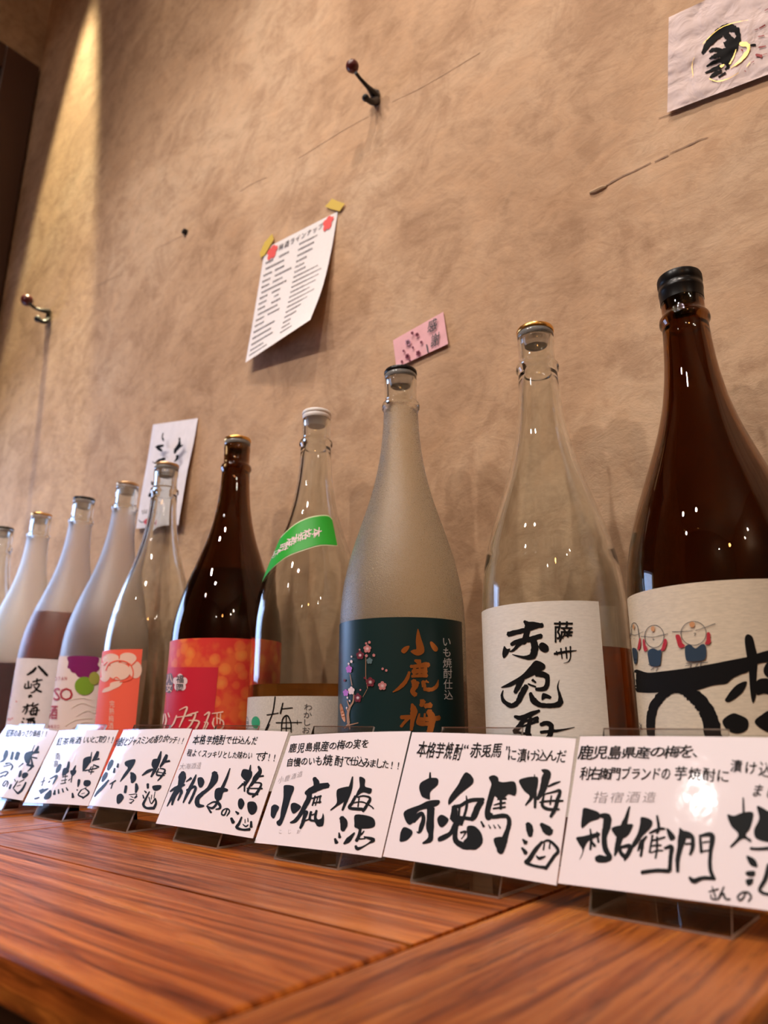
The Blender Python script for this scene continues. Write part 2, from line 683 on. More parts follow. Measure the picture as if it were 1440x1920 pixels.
M_IRON = mat('black_iron', (0.012, 0.012, 0.013), 0.35, metal=0.3)
M_KNOB = mat('dark_red_knob', (0.09, 0.014, 0.014), 0.3)
M_GOLDLEAF = mat('gold_leaf', (0.80, 0.52, 0.13), 0.4, metal=0.5)
M_CRACK = mat('crack_shade', (0.30, 0.19, 0.125), 0.9)  # dark tone standing in for the shade inside the crack

# ================================================================== the setting
def thin_glass(name, gloss=.045, tint=(0.93, 0.95, 0.95, 1)):
    m = bpy.data.materials.new(name)
    m.use_nodes = True
    t = m.node_tree
    t.nodes.remove(t.nodes['Principled BSDF'])
    out = t.nodes['Material Output']
    a = t.nodes.new('ShaderNodeBsdfTransparent')
    a.inputs[0].default_value = tint
    g = t.nodes.new('ShaderNodeBsdfGlossy')
    g.inputs['Roughness'].default_value = 0.03
    mx = t.nodes.new('ShaderNodeMixShader')
    lw = t.nodes.new('ShaderNodeLayerWeight')
    lw.inputs['Blend'].default_value = 0.5
    pw = t.nodes.new('ShaderNodeMath')
    pw.operation = 'POWER'
    pw.inputs[1].default_value = 4.0
    ma = t.nodes.new('ShaderNodeMath')
    ma.operation = 'MULTIPLY_ADD'
    ma.inputs[1].default_value = 0.7
    ma.inputs[2].default_value = gloss
    t.links.new(lw.outputs['Facing'], pw.inputs[0])
    t.links.new(pw.outputs[0], ma.inputs[0])
    t.links.new(ma.outputs[0], mx.inputs[0])
    t.links.new(a.outputs[0], mx.inputs[1])
    t.links.new(g.outputs[0], mx.inputs[2])
    t.links.new(mx.outputs[0], out.inputs[0])
    return m


M_PANE = thin_glass('window_pane')
XR, YF = 2.6, -3.2
T = 0.12
bm = bmesh.new()
# finely divided so the hand-trowelled face can be slightly uneven
box(bm, XL - T, XR + T, YW, YW + T, FLOOR, CEIL)
wall_back = struct('wall_back', bm, M_WALL)
struct('floor', box(bmesh.new(), XL - T, XR + T, YF - T, YW + T, FLOOR - 0.1, FLOOR), M_FLOOR)
struct('ceiling', box(bmesh.new(), XL - T, XR + T, YF - T, YW + T, CEIL, CEIL + 0.1), M_CEIL)
struct('wall_front', box(bmesh.new(), XL - T, XR + T, YF - T, YF, FLOOR, CEIL), M_ROOM)
struct('wall_right', box(bmesh.new(), XR, XR + T, YF, YW, FLOOR, CEIL), M_ROOM)
WY0, WY1, WZ0, WZ1 = -0.14, YW - 0.004, 0.10, 1.735     # window opening in the left wall
bm = bmesh.new()
box(bm, XL - T, XL, YF, WY0, FLOOR, CEIL)
box(bm, XL - T, XL, WY0, YW, WZ1, CEIL)
box(bm, XL - T, XL, WY0, YW, FLOOR, WZ0)
struct('wall_left', bm, M_LEFT)
bm = bmesh.new()
fw_ = 0.085
x0, x1 = XL - 0.09, XL + 0.012
box(bm, x0, x1, WY1 - fw_, WY1, WZ0, WZ1, 0.003)
box(bm, x0, x1, WY0, WY0 + fw_, WZ0, WZ1, 0.003)
box(bm, x0, x1, WY0 + fw_, WY1 - fw_, WZ1 - 0.07, WZ1, 0.003)
box(bm, x0, x1, WY0 + fw_, WY1 - fw_, WZ0, WZ0 + fw_, 0.003)
box(bm, x0 + 0.02, x1 - 0.015, WY0 + fw_, WY1 - fw_, 0.62, 0.70, 0.003)
win = struct('window_1', bm, M_FRAME)
obj('pane', box(bmesh.new(), XL - 0.05, XL - 0.045, WY0 + fw_ * 0.9, WY1 - fw_ * 0.9, WZ0 + 0.08, WZ1 - 0.05), M_PANE, win)
# dark board added outside the upper pane to block the sky
struct('sky_blocker_1', box(bmesh.new(), XL - T - 0.05, XL - T - 0.02, WY0 - 0.05, YW + 0.1, 0.64, 1.80), M_FRAME)
pa = bpy.data.lights.new('window_daylight', 'AREA')
pa.shape = 'RECTANGLE'
pa.size = WY1 - WY0
pa.size_y = WZ1 - WZ0
pa.cycles.is_portal = True
pao = bpy.data.objects.new('window_daylight', pa)
C.objects.link(pao)
pao.location = (XL - 0.10, (WY0 + WY1) / 2, (WZ0 + WZ1) / 2)
pao.rotation_euler = (0, radians(-90), 0)

WALLP = Plane((0, YW, 0), (0, -1, 0))


def wall_pt(x, y, e=0.0):
    return WALLP.hit(x, y, e)


# marks in the plaster: a crack with its shade painted as dark lines, hairlines
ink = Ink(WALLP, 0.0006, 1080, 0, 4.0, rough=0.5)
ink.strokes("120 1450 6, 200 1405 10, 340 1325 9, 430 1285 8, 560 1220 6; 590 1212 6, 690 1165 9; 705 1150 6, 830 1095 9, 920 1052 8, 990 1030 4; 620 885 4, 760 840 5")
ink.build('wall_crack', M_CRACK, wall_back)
bm = bmesh.new()
pts = [wall_pt(1080 + x / 4, y / 4, 0.0005) for x, y in ((105, 1448), (150, 1432), (200, 1408), (230, 1398))]
tube(bm, pts, [0.0016, 0.0026, 0.0024, 0.0012], 8)
obj('plaster_lump', bm, M_LEFT, wall_back)
M_HAIR = mat('pencil_hairline', (0.49, 0.32, 0.20), 0.9)
ink = Ink(WALLP, 0.0005, 0, 0, 1.0, rough=0.6)
ink.strokes("100 573 0.8, 160 545 0.9, 225 515 0.8; 300 462 0.7, 345 440 0.9; 450 358 0.7, 480 340 1.0, 500 332 0.8; 560 296 0.8, 640 246 0.9, 690 218 0.8; 735 190 0.8, 800 158 0.9, 900 98 0.6")
ink.build('wall_hairline', M_HAIR, wall_back)
bm = bmesh.new()
p = wall_pt(349, 437)
tube(bm, [p + Vector((0, 0.004, 0)), p + Vector((0, -0.006, 0.001))], [0.006, 0.0045], 10)
o = obj('screw_plug', bm, M_IRON, None)
o['label'] = 'small dark screw plug in the plaster left of the taped menu'
o['category'] = 'screw'

# ================================================================== tables
TABX0, TABX1, TABY0, TABY1 = -0.742, -0.077, 0.150, 0.572
JL, JR = -0.640, -0.203
t = thing('wooden_table', 'red-brown varnished wooden table with end boards carrying the bottle row', 'table', ((TABX0 + TABX1) / 2, (TABY0 + TABY1) / 2, FLOOR))
TH = 0.018
ym = [0.150, 0.262, 0.372, 0.474, 0.572]
for i, (a, b) in enumerate(zip(ym, ym[1:])):
    bm = box(bmesh.new(), JL + 0.0004, JR - 0.0004, a + 0.00015 * (i > 0), b - 0.00015 * (i < 3), -TH, 0.0, 0.0003 if i else 0.0024)
    obj('plank', bm, (M_WOODX3, M_WOODX, M_WOODX2, M_WOODX)[i], t)
obj('end_board', box(bmesh.new(), JR, TABX1, TABY0, TABY1, -TH, 0.0, 0.004), M_WOODY, t)
obj('end_board', box(bmesh.new(), TABX0, JL, TABY0, TABY1, -TH, 0.0, 0.004), M_WOODY2, t)
obj('apron', box(bmesh.new(), TABX0 + 0.05, TABX1 - 0.05, TABY0 + 0.018, TABY0 + 0.038, -0.095, -TH + 0.001), M_FRAME, t)
for x in (TABX0 + 0.03, TABX1 - 0.075):
    for y in (TABY0 + 0.03, TABY1 - 0.075):
        obj('leg', box(bmesh.new(), x, x + 0.045, y, y + 0.045, FLOOR, -TH + 0.001, 0.003), M_FRAME, t)
t2x0, t2x1 = -1.62, -0.757
t = thing('wooden_table', 'next wooden table along the wall beyond the gap, under the farthest bottles', 'table', ((t2x0 + t2x1) / 2, (TABY0 + TABY1) / 2, FLOOR))
obj('tabletop', box(bmesh.new(), t2x0, t2x1, TABY0, TABY1, -TH, 0.0, 0.005), M_WOODY, t)
for x in (t2x0 + 0.03, t2x1 - 0.075):
    for y in (TABY0 + 0.03, TABY1 - 0.075):
        obj('leg', box(bmesh.new(), x, x + 0.045, y, y + 0.045, FLOOR, -TH + 0.001, 0.003), M_FRAME, t)

# ================================================================== bottles
PR = [(0.0, .0525), (.165, .0526), (.172, .0524), (.18, .0519), (.19, .0508), (.2, .0494), (.21, .0474), (.22, .0450), (.23, .0421), (.24, .0390),
      (.25, .0357), (.26, .0324), (.27, .0292), (.28, .0263), (.29, .0238), (.30, .0216), (.31, .0199), (.32, .0184), (.33, .0173), (.345, .0162), (.358, .0156), (.40, .0150)]


def rad(z):
    if z <= PR[0][0]:
        return PR[0][1]
    for (a, ra), (b, rb) in zip(PR, PR[1:]):
        if z <= b:
            return ra + (rb - ra) * (z - a) / (b - a)
    return PR[-1][1]


def glass_profile(rad, s):
    r0 = .0525 * s
    o = [(0, .005), (.030, .004), (.044, .0004), (.049, .0012), (r0 - .0008, .005), (r0, .011), (r0, .09)]
    o += [(rad(z), z) for z in [.165 + .005 * k for k in range(38)]]
    o += [(.0156, .3585), (.0162, .3605), (.0171, .3620), (.0173, .3640), (.0171, .3660), (.0160, .3675), (.0148, .3690), (.0146, .3720), (.0146, .3830), (.0150, .3850), (.0150, .3900), (.0146, .3912)]
    i = [(.0118, .3912), (.0112, .3900), (.0110, .3700), (.0118, .3560)]
    i += [(rad(z) - .0036 + (.0008 if z < .2 else 0), z) for z in [.35 - .005 * k for k in range(37)]]
    i += [(r0 - .0028, .165), (r0 - .0028, .09), (r0 - .0028, .014), (.047, .0085), (.030, .0072), (0, .0078)]
    return o + i




def liquid_profile(zt, rad):
    ri = rad(.05) - .0026
    p = [(0, .0079), (.0297, .0075), (.0466, .0088), (ri, .0142)]
    z = .09
    p.append((ri, min(.09, zt)))
    z = .1
    while z < zt:
        p.append((rad(z) - .0026, z))
        z += .006
    p += [(rad(zt) - .0026, zt), (0, zt)]
    return p


TOPS = [(1273, 521), (1003, 619), (751, 697), (594, 774), (446, 824), (313, 872), (240, 911), (158, 938), (78, 967), (8, 990)]
def front_angle(c):
    return atan2(-c[1], -c[0])


class Bottle:
    def __init__(s, i, label, glass, cap, liquid=None, level=None, screw=False, wide=1.0, tilt=0.0):
        """level: (x, y) of the liquid line in the photograph or a height; wide: body girth; tilt: lean in degrees"""
        t = radians(tilt)
        d = ray(*TOPS[i])
        k = (.400 * cos(t) - HC) / d.z
        s.c = (d.x * k - .400 * sin(t), d.y * k)
        cx, cyy = s.c
        s.M = Matrix.Translation((cx, cyy, 0)) @ Matrix.Rotation(t, 4, 'Y') @ Matrix.Translation((-cx, -cyy, 0))
        if tilt:
            s.M = Matrix.Translation((0, 0, .049 * sin(abs(t)))) @ s.M

        def rad_(z):
            q = min(max((.300 - z) / .115, 0), 1)
            return rad(z) * (1 + (wide - 1) * q)
        s.rad = rad_
        s.surf = Lathe(s.c, rad_, s.M)
        s.cyl = Lathe(s.c, lambda z: rad_(.1), s.M)
        s.root = thing('sake_bottle', label, 'bottle', (cx, cyy, 0), 'large bottles lined up along the wall')
        bm = lathe(bmesh.new(), glass_profile(rad_, wide), cx, cyy, 96)
        mats = [glass]
        if glass in (M_FROST, M_SPARK):
            mats.append(M_GLASS)
            for f in bm.faces:
                if f.calc_center_median().z > .3615:
                    f.material_index = 1
        bm.transform(s.M)
        s.glass = obj('glass_body', bm, mats, s.root, True)
        if liquid:
            if isinstance(level, tuple):
                level = s.surf_z(*level)
            bm = lathe(bmesh.new(), liquid_profile(level, rad_), cx, cyy, 72)
            bm.transform(s.M)
            s.liq = obj('liquid', bm, liquid, s.root, True)
        if screw:
            bm = bmesh.new()
            n = 120
            prof = [(0, .4004), (.0138, .4004), (.0150, .3996), (.0155, .3982), (.0155, .3935), (.0149, .3928), (.0149, .3905), (.0154, .3898), (.0154, .3872), (.0151, .3866), (.0149, .3790), (.0147, .3790), (.0147, .3915), (0, .3918)]
            lathe(bm, prof, cx, cyy, n)
            for v in bm.verts:
                if .3934 < v.co.z < .3990:
                    k = round((atan2(v.co.y - cyy, v.co.x - cx) % (2 * pi)) / (2 * pi) * n)
                    if k % 2:
                        v.co.x = cx + (v.co.x - cx) * 0.975
                        v.co.y = cyy + (v.co.y - cyy) * 0.975
            bm.transform(s.M)
            s.cap = obj('screw_cap', bm, cap, s.root, True)
        else:
            prof = [(0, .4002), (.0130, .4002), (.0148, .3998), (.0153, .3988), (.0153, .3968), (.0149, .3962), (0, .3962)]
            bm = lathe(bmesh.new(), prof, cx, cyy, 64)
            bm.transform(s.M)
            s.cap = obj('cap', bm, cap, s.root, True)
            prof = [(0, .3962), (.0144, .3962), (.0148, .3955), (.0148, .3925), (.0142, .3914), (.0100, .3912), (.0098, .3860), (.0090, .3835), (0, .3830)]
            bm = lathe(bmesh.new(), prof, cx, cyy, 48)
            bm.transform(s.M)
            obj('stopper', bm, M_PLUG if cap is not M_WHITECAP else M_WHITECAP, s.cap, True)

    def surf_z(s, x, y):
        return (s.M.inverted() @ s.surf.hit(x, y)).z

    def z_at(s, x, y):
        return s.surf_z(x, y)

    def ang(s, x, y):
        p = s.M.inverted() @ s.cyl.hit(x, y)
        return atan2(p.y - s.c[1], p.x - s.c[0])

    def label(s, m, ztop, aL=100, aR=100, zbot=.030, label=None, r=.00035):
        """aL/aR degrees each side of the direction that faces the camera"""
        f = front_angle(s.c)
        a0, a1 = f - radians(aL), f + radians(aR)
        n = max(8, int((aL + aR) / 3))
        bm = bmesh.new()
        zs = [zbot + (ztop - zbot) * k / 6 for k in range(7)]
        g = [[bm.verts.new((s.c[0] + (s.rad(z) + r) * cos(a0 + (a1 - a0) * k / n), s.c[1] + (s.rad(z) + r) * sin(a0 + (a1 - a0) * k / n), z)) for k in range(n + 1)] for z in zs]
        fs = []
        for A, B in zip(g, g[1:]):
            for k in range(n):
                fs.append(bm.faces.new((A[k], A[k + 1], B[k + 1], B[k])))
        r2 = bmesh.ops.extrude_face_region(bm, geom=fs)
        vs = [v for v in r2['geom'] if isinstance(v, bmesh.types.BMVert)]
        for v in vs:
            dx, dy = v.co.x - s.c[0], v.co.y - s.c[1]
            l = hypot(dx, dy)
            v.co.x -= dx / l * r * 0.8
            v.co.y -= dy / l * r * 0.8
        bmesh.ops.recalc_face_normals(bm, faces=bm.faces)
        bm.transform(s.M)
        return obj('paper_label', bm, m, s.root, True, label=label)

    def edge_angle(s, x, y):
        """degrees from the facing direction, + to the right"""
        a = s.ang(x, y) - front_angle(s.c)
        return math.degrees((a + pi) % (2 * pi) - pi)

    def ink(s, ox, oy, scl, e=.0006, maxlen=7, rough=.06):
        k = Ink(s.surf, e, ox, oy, scl, maxlen, rough)
        k.fat = 1.15
        return k


# ---- 1: brown bottle, cream label with brush drawing
b = Bottle(0, 'dark brown bottle with black screw cap and cream label of small field workers', M_BROWN, M_BLACKCAP, M_DARKAMBER, .16, True, 1.08)
lb = b.label(M_CREAM, b.z_at(1330, 1090), 104, 108)
k = b.ink(1160, 1060, 5.143, rough=.14)
k.strokes("""P150 1012,280 1035,420 1022,560 1005,700 985,900 950,1060 918,1230 885,1330 852,1440 820,1560 790,1560 900,1440 930,1330 955,1240 1030,1180 1050,1100 1090,1040 1140,960 1150,880 1165,700 1215,500 1205,380 1225,220 1225,160 1195;
315 1680 60, 308 1560 72, 312 1460 76, 345 1350 80, 420 1255 76, 520 1205 50;
500 1210 40, 600 1205 60, 690 1240 100, 780 1310 125, 850 1410 130, 890 1520 140, 915 1680 150;
P1215 715,1240 665,1290 690,1318 790,1340 900,1330 1080,1325 1250,1300 1325,1280 1290,1265 1180,1258 1060,1250 960,1232 860;
P1025 1300,1050 1255,1090 1200,1150 1145,1235 1120,1205 1210,1130 1280,1060 1318;
P1000 1500,1090 1430,1160 1440,1245 1490,1240 1580,1150 1622,1050 1590;
P1310 1510,1380 1440,1470 1400,1550 1500,1500 1610,1400 1590;
P1325 1130,1380 1090,1470 1110,1480 1240,1400 1235,1330 1245;
P1400 990,1440 930,1520 930,1520 1090,1440 1080,1402 1040""")
k.build('brush_drawing', M_INKM, lb, 'black brush drawing of a ring under a long bar')
k = b.ink(1160, 1060, 5.143, .0008)
for (x, y, rx, ry) in ((722, 655, 122, 115), (343, 685, 93, 108)):
    pts = [(x + rx * cos(t), y + ry * sin(t)) for t in [2 * pi * q / 20 for q in range(21)]]
    k.stroke(','.join('%f %f 5' % p_ for p_ in pts), 2)
k.strokes("""120 600 5, 130 565 5, 155 555 5, 180 585 5, 190 640 5, 200 720 5, 180 800 4; 118 600 4, 120 650 4, 112 700 4; 100 655 4, 160 672 4, 235 640 3;
215 685 4, 330 692 4, 345 690 4, 475 660 5; 515 640 6, 600 638 5, 715 632 3; 740 628 4, 830 600 5, 930 562 6; 325 712 4, 340 712 4, 335 725 4; 725 655 6, 742 655 5, 732 678 4; 145 705 4, 152 706 4""")
k.strokes("""690 990 6, 700 950 6; 740 985 6,760 945 6; 780 985 6,800 930 6; 650 945 5,860 935 5; 640 970 4,700 955 5; 310 1010 5, 340 985 5; 360 1020 5,375 985 5; 285 955 5,400 965 5; 200 1520 5,215 1560 4; 220 1530 4,205 1610 4; 190 1545 4,225 1585 4""")
k.build('line_drawing', M_GREYINK, lb)
k = b.ink(1160, 1060, 5.143, .0010)
k.strokes("""P548 675,580 668,600 700,612 745,640 775,600 798,575 780,560 730;P850 655,870 645,885 665,882 700,890 735,865 762,830 758,845 720;
P232 720,248 715,255 760,275 800,262 828,240 815;P438 712,460 715,464 755,440 815,405 822,420 780;P195 720,210 705,208 790,185 820,182 800""")
k.build('red_sleeves', M_SLEEVE, lb)
k = b.ink(1160, 1060, 5.143, .0010)
TR_ = ("P640 790,690 765,740 800,800 760,835 770,845 840,832 905,760 925,680 925,648 905", "P280 830,330 800,380 820,412 815,408 900,395 965,340 975,300 960,285 900", "P130 810,160 800,178 830,175 930,150 945")
for q in TR_:
    k = b.ink(1160, 1060, 5.143, .0010)
    k.strokes(q)
    k.build('blue_trousers', M_BLUE, lb)
for q in ((708, 570, 26, 28), (328, 612, 18, 26), (143, 592, 8, 24)):
    k = b.ink(1160, 1060, 5.143, .0010)
    k.ell(*q)
    k.build('orange_mark', M_BLUSHSKIN, lb)

# ---- 2: clear bottle, white washi label
b = Bottle(1, 'clear glass bottle with gold cap and white label of large black brush characters', M_GLASS, M_GOLD, M_DARKAMBER, (1150, 1212))
lb = b.label(M_WASHI, b.z_at(1010, 1128), 82, b.edge_angle(1126, 1180))
k = b.ink(880, 1110, 4.5, rough=.12)
k.strokes("""325 358 40, 400 338 36, 480 318 34, 560 290 36, 618 278 34; 462 245 18, 492 280 44, 485 340 44, 470 400 44, 450 432 36; 500 265 26, 560 272 30, 620 285 30;
352 445 24, 400 420 34, 500 400 38, 610 368 34; P295 455,318 480,345 478,320 530,290 558,278 530,282 490; 440 420 34, 400 460 26, 370 492 18, 340 502 8;
540 405 46, 552 470 54, 532 540 50, 470 552 26, 400 538 12, 362 526 4; P590 440,620 425,665 455,668 495,635 510,590 482;
P510 628,560 578,630 605,640 640,600 672,500 722,440 748,400 770,340 800,265 806,330 768,440 702;
560 690 38, 640 702 44, 660 745 34, 638 812 36, 560 820 22; 440 730 50, 410 800 40, 385 850 26; 482 790 40, 442 860 44, 408 930 38, 350 958 34, 292 922 30, 274 872 18, 285 830 8;
530 740 20, 560 762 14; 495 775 12, 560 800 14; 515 850 22, 540 912 46, 600 952 36, 700 958 36, 765 935 44, 762 870 22, 745 800 12, 760 740 2; P620 852,690 880,680 902,645 895,610 912;
380 1050 20, 440 1062 40, 520 1030 36, 592 1000 20; 470 1060 36, 430 1120 36, 380 1185 40; 430 1100 12, 580 1062 28; 430 1142 12,580 1088 22; 522 1060 22, 492 1170 40, 510 1230 40;
600 1120 28, 650 1105 34, 690 1130 38, 682 1200 38, 650 1250 28; 600 1182 22, 720 1172 22, 800 1160 12, 888 1140 4; 400 1182 20, 520 1205 20;
715 522 16, 800 506 18, 905 494 6; 772 475 12,782 560 9; 815 465 12,822 560 10; 852 458 12, 852 555 9, 830 590 6, 795 600 3; 735 500 12,742 532 9""")
k.char('薩', 793, 340, 175, 0, 0, -190, .012)
k.build('lettering', M_INKM, lb)
k = b.ink(880, 1110, 4.5)
k.column('かごしま芋焼酎仕込', 104, 755, 108, 1060, 22)
k.strokes("118 1150 6,125 1180 6; 112 1165 5,130 1160 5")
k.build('small_lettering', M_GREYINK, lb)

# ---- 3: sparkling frosted bottle, dark green label
b = Bottle(2, 'sparkling frosted bottle with black cap and dark green label with copper lettering', M_SPARK, M_BLACKCAP, M_DARKAMBER, .118)
lb = b.label(M_DKGREEN, b.z_at(757, 1157), 104, b.edge_angle(866, 1200) if b.edge_angle(866, 1200) > 40 else 66)
k = b.ink(630, 1140, 5.76, rough=.14)
k.strokes("""P888 225,920 330,950 420,950 480,900 512,850 505,805 470,840 448,868 440,862 360,872 270;P705 455,740 420,792 408,780 450,740 490,710 478;P1015 372,1040 365,1098 428,1092 465,1060 465,1030 425;
850 565 20, 905 590 60; 805 632 30, 900 625 36, 970 612 50, 1005 620 40; 825 690 40, 900 680 46, 975 688 56; 818 738 26, 900 732 30,985 730 36; 850 640 26,842 740 26;905 640 22,902 740 26;965 640 34,962 740 34;
792 690 26, 765 770 36, 700 850 36, 615 908 10; 838 780 50, 850 850 50, 822 900 40, 862 940 46; 882 800 36, 862 860 36; 940 790 36, 952 850 42; 1002 805 12, 970 790 26; 950 872 36, 1020 882 36, 1082 850 36, 1106 775 5;
820 1035 20, 840 1110 66, 828 1200 46, 812 1320 26; 700 1180 36, 850 1178 46; 700 1282 26, 785 1182 36; 942 1000 56, 920 1060 36; 960 1060 46, 1030 1048 50; 902 1140 14, 892 1240 40, 1000 1250 36; 1000 1110 56, 1040 1200 66, 1010 1340 56; 900 1200 36, 1010 1200 44, 1120 1185 46; 960 1140 18,952 1230 18""")
k.build('copper_lettering', M_COPPERFOIL, lb)
k = b.ink(630, 1140, 5.76)
k.strokes('P40 1060,60 1040,100 1180,95 1232,60 1180')
k.build('leaf_print', M_COPPERFOIL, lb)
k = b.ink(630, 1140, 5.76, rough=.12)
k.column('いも焼酎仕込', 1195, 365, 1215, 940, 100, .004)
k.build('silver_lettering', M_SILVER, lb)
groups = {M_MAROON: [(260, 510, 46), (370, 800, 54), (235, 970, 52), (92, 782, 16), (310, 755, 14)],
          M_ROSE: [(338, 440, 46), (500, 840, 50), (360, 370, 17), (408, 510, 18), (325, 382, 14), (503, 657, 15), (543, 674, 15), (328, 515, 18), (255, 450, 11), (263, 885, 11)],
          M_TEAL: [(362, 570, 36)],
          M_VIOLET: [(140, 660, 44), (105, 915, 40)],
          M_PALEPINK: [(165, 893, 46), (167, 525, 12), (165, 578, 18), (136, 602, 14), (122, 968, 13), (148, 1003, 13), (115, 1078, 12)]}
for m, fl in groups.items():
    k = b.ink(630, 1140, 5.76, .0009)
    for x, y, r in fl:
        k.flower(x, y, r, .8 if x < 250 else .95, -pi / 2)
    k.build('plum_blossoms', m, lb, {M_MAROON: 'maroon blossoms', M_ROSE: 'rose blossoms', M_TEAL: 'grey blossom', M_VIOLET: 'violet blossoms', M_PALEPINK: 'pale pink blossoms'}[m])
k = b.ink(630, 1140, 5.76, .0011)
for x, y, r in ((338, 440, 20), (500, 840, 22), (370, 800, 20), (260, 510, 16), (235, 970, 18)):
    for q in range(8):
        a = 2 * pi * q / 8
        k.stroke('%f %f 3, %f %f 4' % (x, y, x + r * cos(a), y + r * sin(a)))
k.build('stamens', M_PALEPINK, lb)
k = b.ink(630, 1140, 5.76, .0008)
k.strokes("""150 715 6,172 835 8; 135 1240 28,128 1150 24, 148 1072 20, 185 1010 14, 192 930 8; 142 1062 14, 120 1000 8; 130 1120 12,108 1080 8; 322 530 5, 322 740 5, 342 870 5; 140 1245 20, 90 1300 8; 150 1262 12,240 1240 8; 140 1260 12,150 1310 8; 335 880 4, 290 960 4""")
k.build('branches', M_TWIG, lb)

# ---- 4: clear bottle, white cap, green band
b = Bottle(3, 'clear glass bottle with white cap and slanted bright green band on the shoulder', M_GLASS, M_WHITECAP, M_AMBER, (560, 1281), wide=1.075)
lb = b.label(M_GREYPAPER, b.z_at(560, 1305), 106, 75)
k = b.ink(440, 680, 2.743)
k.strokes("""208 1718 6, 195 1800 6, 158 1892 6; 165 1812 5, 225 1802 5; 180 1860 4, 165 1890 5; 248 1750 6, 235 1805 8; 245 1780 5,298 1775 5; 240 1900 6, 246 1835 6, 270 1815 7, 288 1850 6, 290 1900 6; 212 1852 5, 345 1850 4; 265 1820 5,265 1900 5; 240 1880 5,290 1880 5; 322 1838 3,322 1862 3""")
k.build('lettering', M_INKM, lb)
k = b.ink(440, 680, 2.743)
k.column('わかしお', 378, 1772, 366, 1890, 46)
k.build('small_lettering', M_GREYINK, lb)
k = b.ink(440, 680, 2.743)
k.ell(108, 1850, 22, 31)
k.build('green_dot', M_GREEN, lb)
k = b.ink(440, 680, 2.743)
k.ell(62, 1852, 9, 32)
k.build('grey_dot', M_TEAL, lb)
# the band: a strip glued around the shoulder
top = [(1195, 215), (1150, 172), (1050, 168), (900, 198), (750, 270), (600, 400), (500, 530), (420, 720), (360, 880), (322, 990)]
bot = [(1262, 548), (1180, 545), (1050, 545), (900, 585), (680, 665), (560, 740), (450, 838), (370, 935), (320, 1020), (280, 1110)]


def band(e, inset, name, m, parent):
    bm = bmesh.new()
    A, Bq = crom(top, 5), crom(bot, 5)
    G = []
    for i, (p0, p1) in enumerate(zip(A, Bq)):
        row = []
        for j in range(9):
            tt = inset + (1 - 2 * inset) * j / 8
            row.append(bm.verts.new(b.surf.hit(440 + (p0[0] + (p1[0] - p0[0]) * tt) / 6.545, 940 + (p0[1] + (p1[1] - p0[1]) * tt) / 6.545, e)))
        G.append(row)
    for r0, r1 in zip(G, G[1:]):
        for j in range(8):
            bm.faces.new((r0[j], r0[j + 1], r1[j + 1], r1[j]))
    bmesh.ops.recalc_face_normals(bm, faces=bm.faces)
    return obj(name, bm, m, parent, True)


bd = band(.0004, 0.0, 'shoulder_band', M_BANDEDGE, b.root)
bd['label'] = 'bright green band with pale edges'
band(.0007, 0.035, 'green_face', M_BAND, bd)
k = b.ink(440, 940, 6.545, .0010)
for ch, x, y, a in zip('本格芋焼酎仕込', (1005, 880, 765, 690, 605, 520, 455), (385, 405, 450, 495, 560, 625, 690), (85, 80, 72, 64, 56, 48, 40)):
    a = radians(a)
    sz = 135 if x > 600 else 105
    # characters lie on their side, heads to the right
    k.char(ch, x, y, -sz * cos(a) * .35, sz * sin(a) * .95, sz * .95, -sz * .35, .01)
k.build('band_lettering', M_PALEPINK, bd)

# ---- 5: brown bottle, orange and crimson label
b = Bottle(4, 'dark brown bottle with gold cap and orange floral label with crimson square', M_BROWN, M_GOLD, M_DARKAMBER, (400, 1064), wide=1.08)
m = mat('orange_floral_label', (0.8, 0.1, 0.03), 0.55)
n = N(m)
vo = n.new('ShaderNodeTexVoronoi', Scale=70.0, Randomness=1.0)
n.link(n.coords(), vo.inputs['Vector'])
nz = n.noise(n.coords(), 45, 3, 0.5)
c1 = n.ramp(vo.outputs['Distance'], [(0.0, (0.90, 0.42, 0.08)), (0.42, (0.86, 0.17, 0.035)), (0.50, (0.70, 0.035, 0.02))])
c2 = n.ramp(nz, [(0.42, (0.72, 0.03, 0.025)), (0.56, (0.86, 0.20, 0.04))])
n.link(n.mix(0.5, c1, c2), n.b.inputs['Base Color'])
lb = b.label(m, b.z_at(395, 1196), 106, 100)
k = b.ink(160, 760, 3.097, .0006)
k.poly([(380, 1522), (470, 1521), (600, 1520), (772, 1521), (762, 1640), (748, 1780), (742, 1920), (560, 1920), (400, 1920), (390, 1700)], False)
k.build('crimson_square', mat('crimson_label_print', (0.62, 0.012, 0.035), 0.55), lb, 'crimson square')
k = b.ink(160, 760, 3.097, .0009)
k.flower(550, 1610, 52, .85, -pi / 2)
k.build('white_badge', M_PALEPINK, lb, 'pale plum-shaped badge')
k = b.ink(160, 760, 3.097, .0009)
k.poly([(470, 1560), (500, 1555), (510, 1580), (508, 1650), (490, 1672), (466, 1665)], False)
k.build('grey_tag', mat('grey_print', (0.20, 0.13, 0.15), 0.6), lb)
k = b.ink(160, 760, 3.097, .0012)
k.column('福岡', 550, 1590, 548, 1640, 46, .01)
k.build('badge_lettering', M_GREYINK, lb)
k = b.ink(160, 760, 3.097, .0012, rough=.15)
k.column('八女', 488, 1585, 486, 1640, 36, .01)
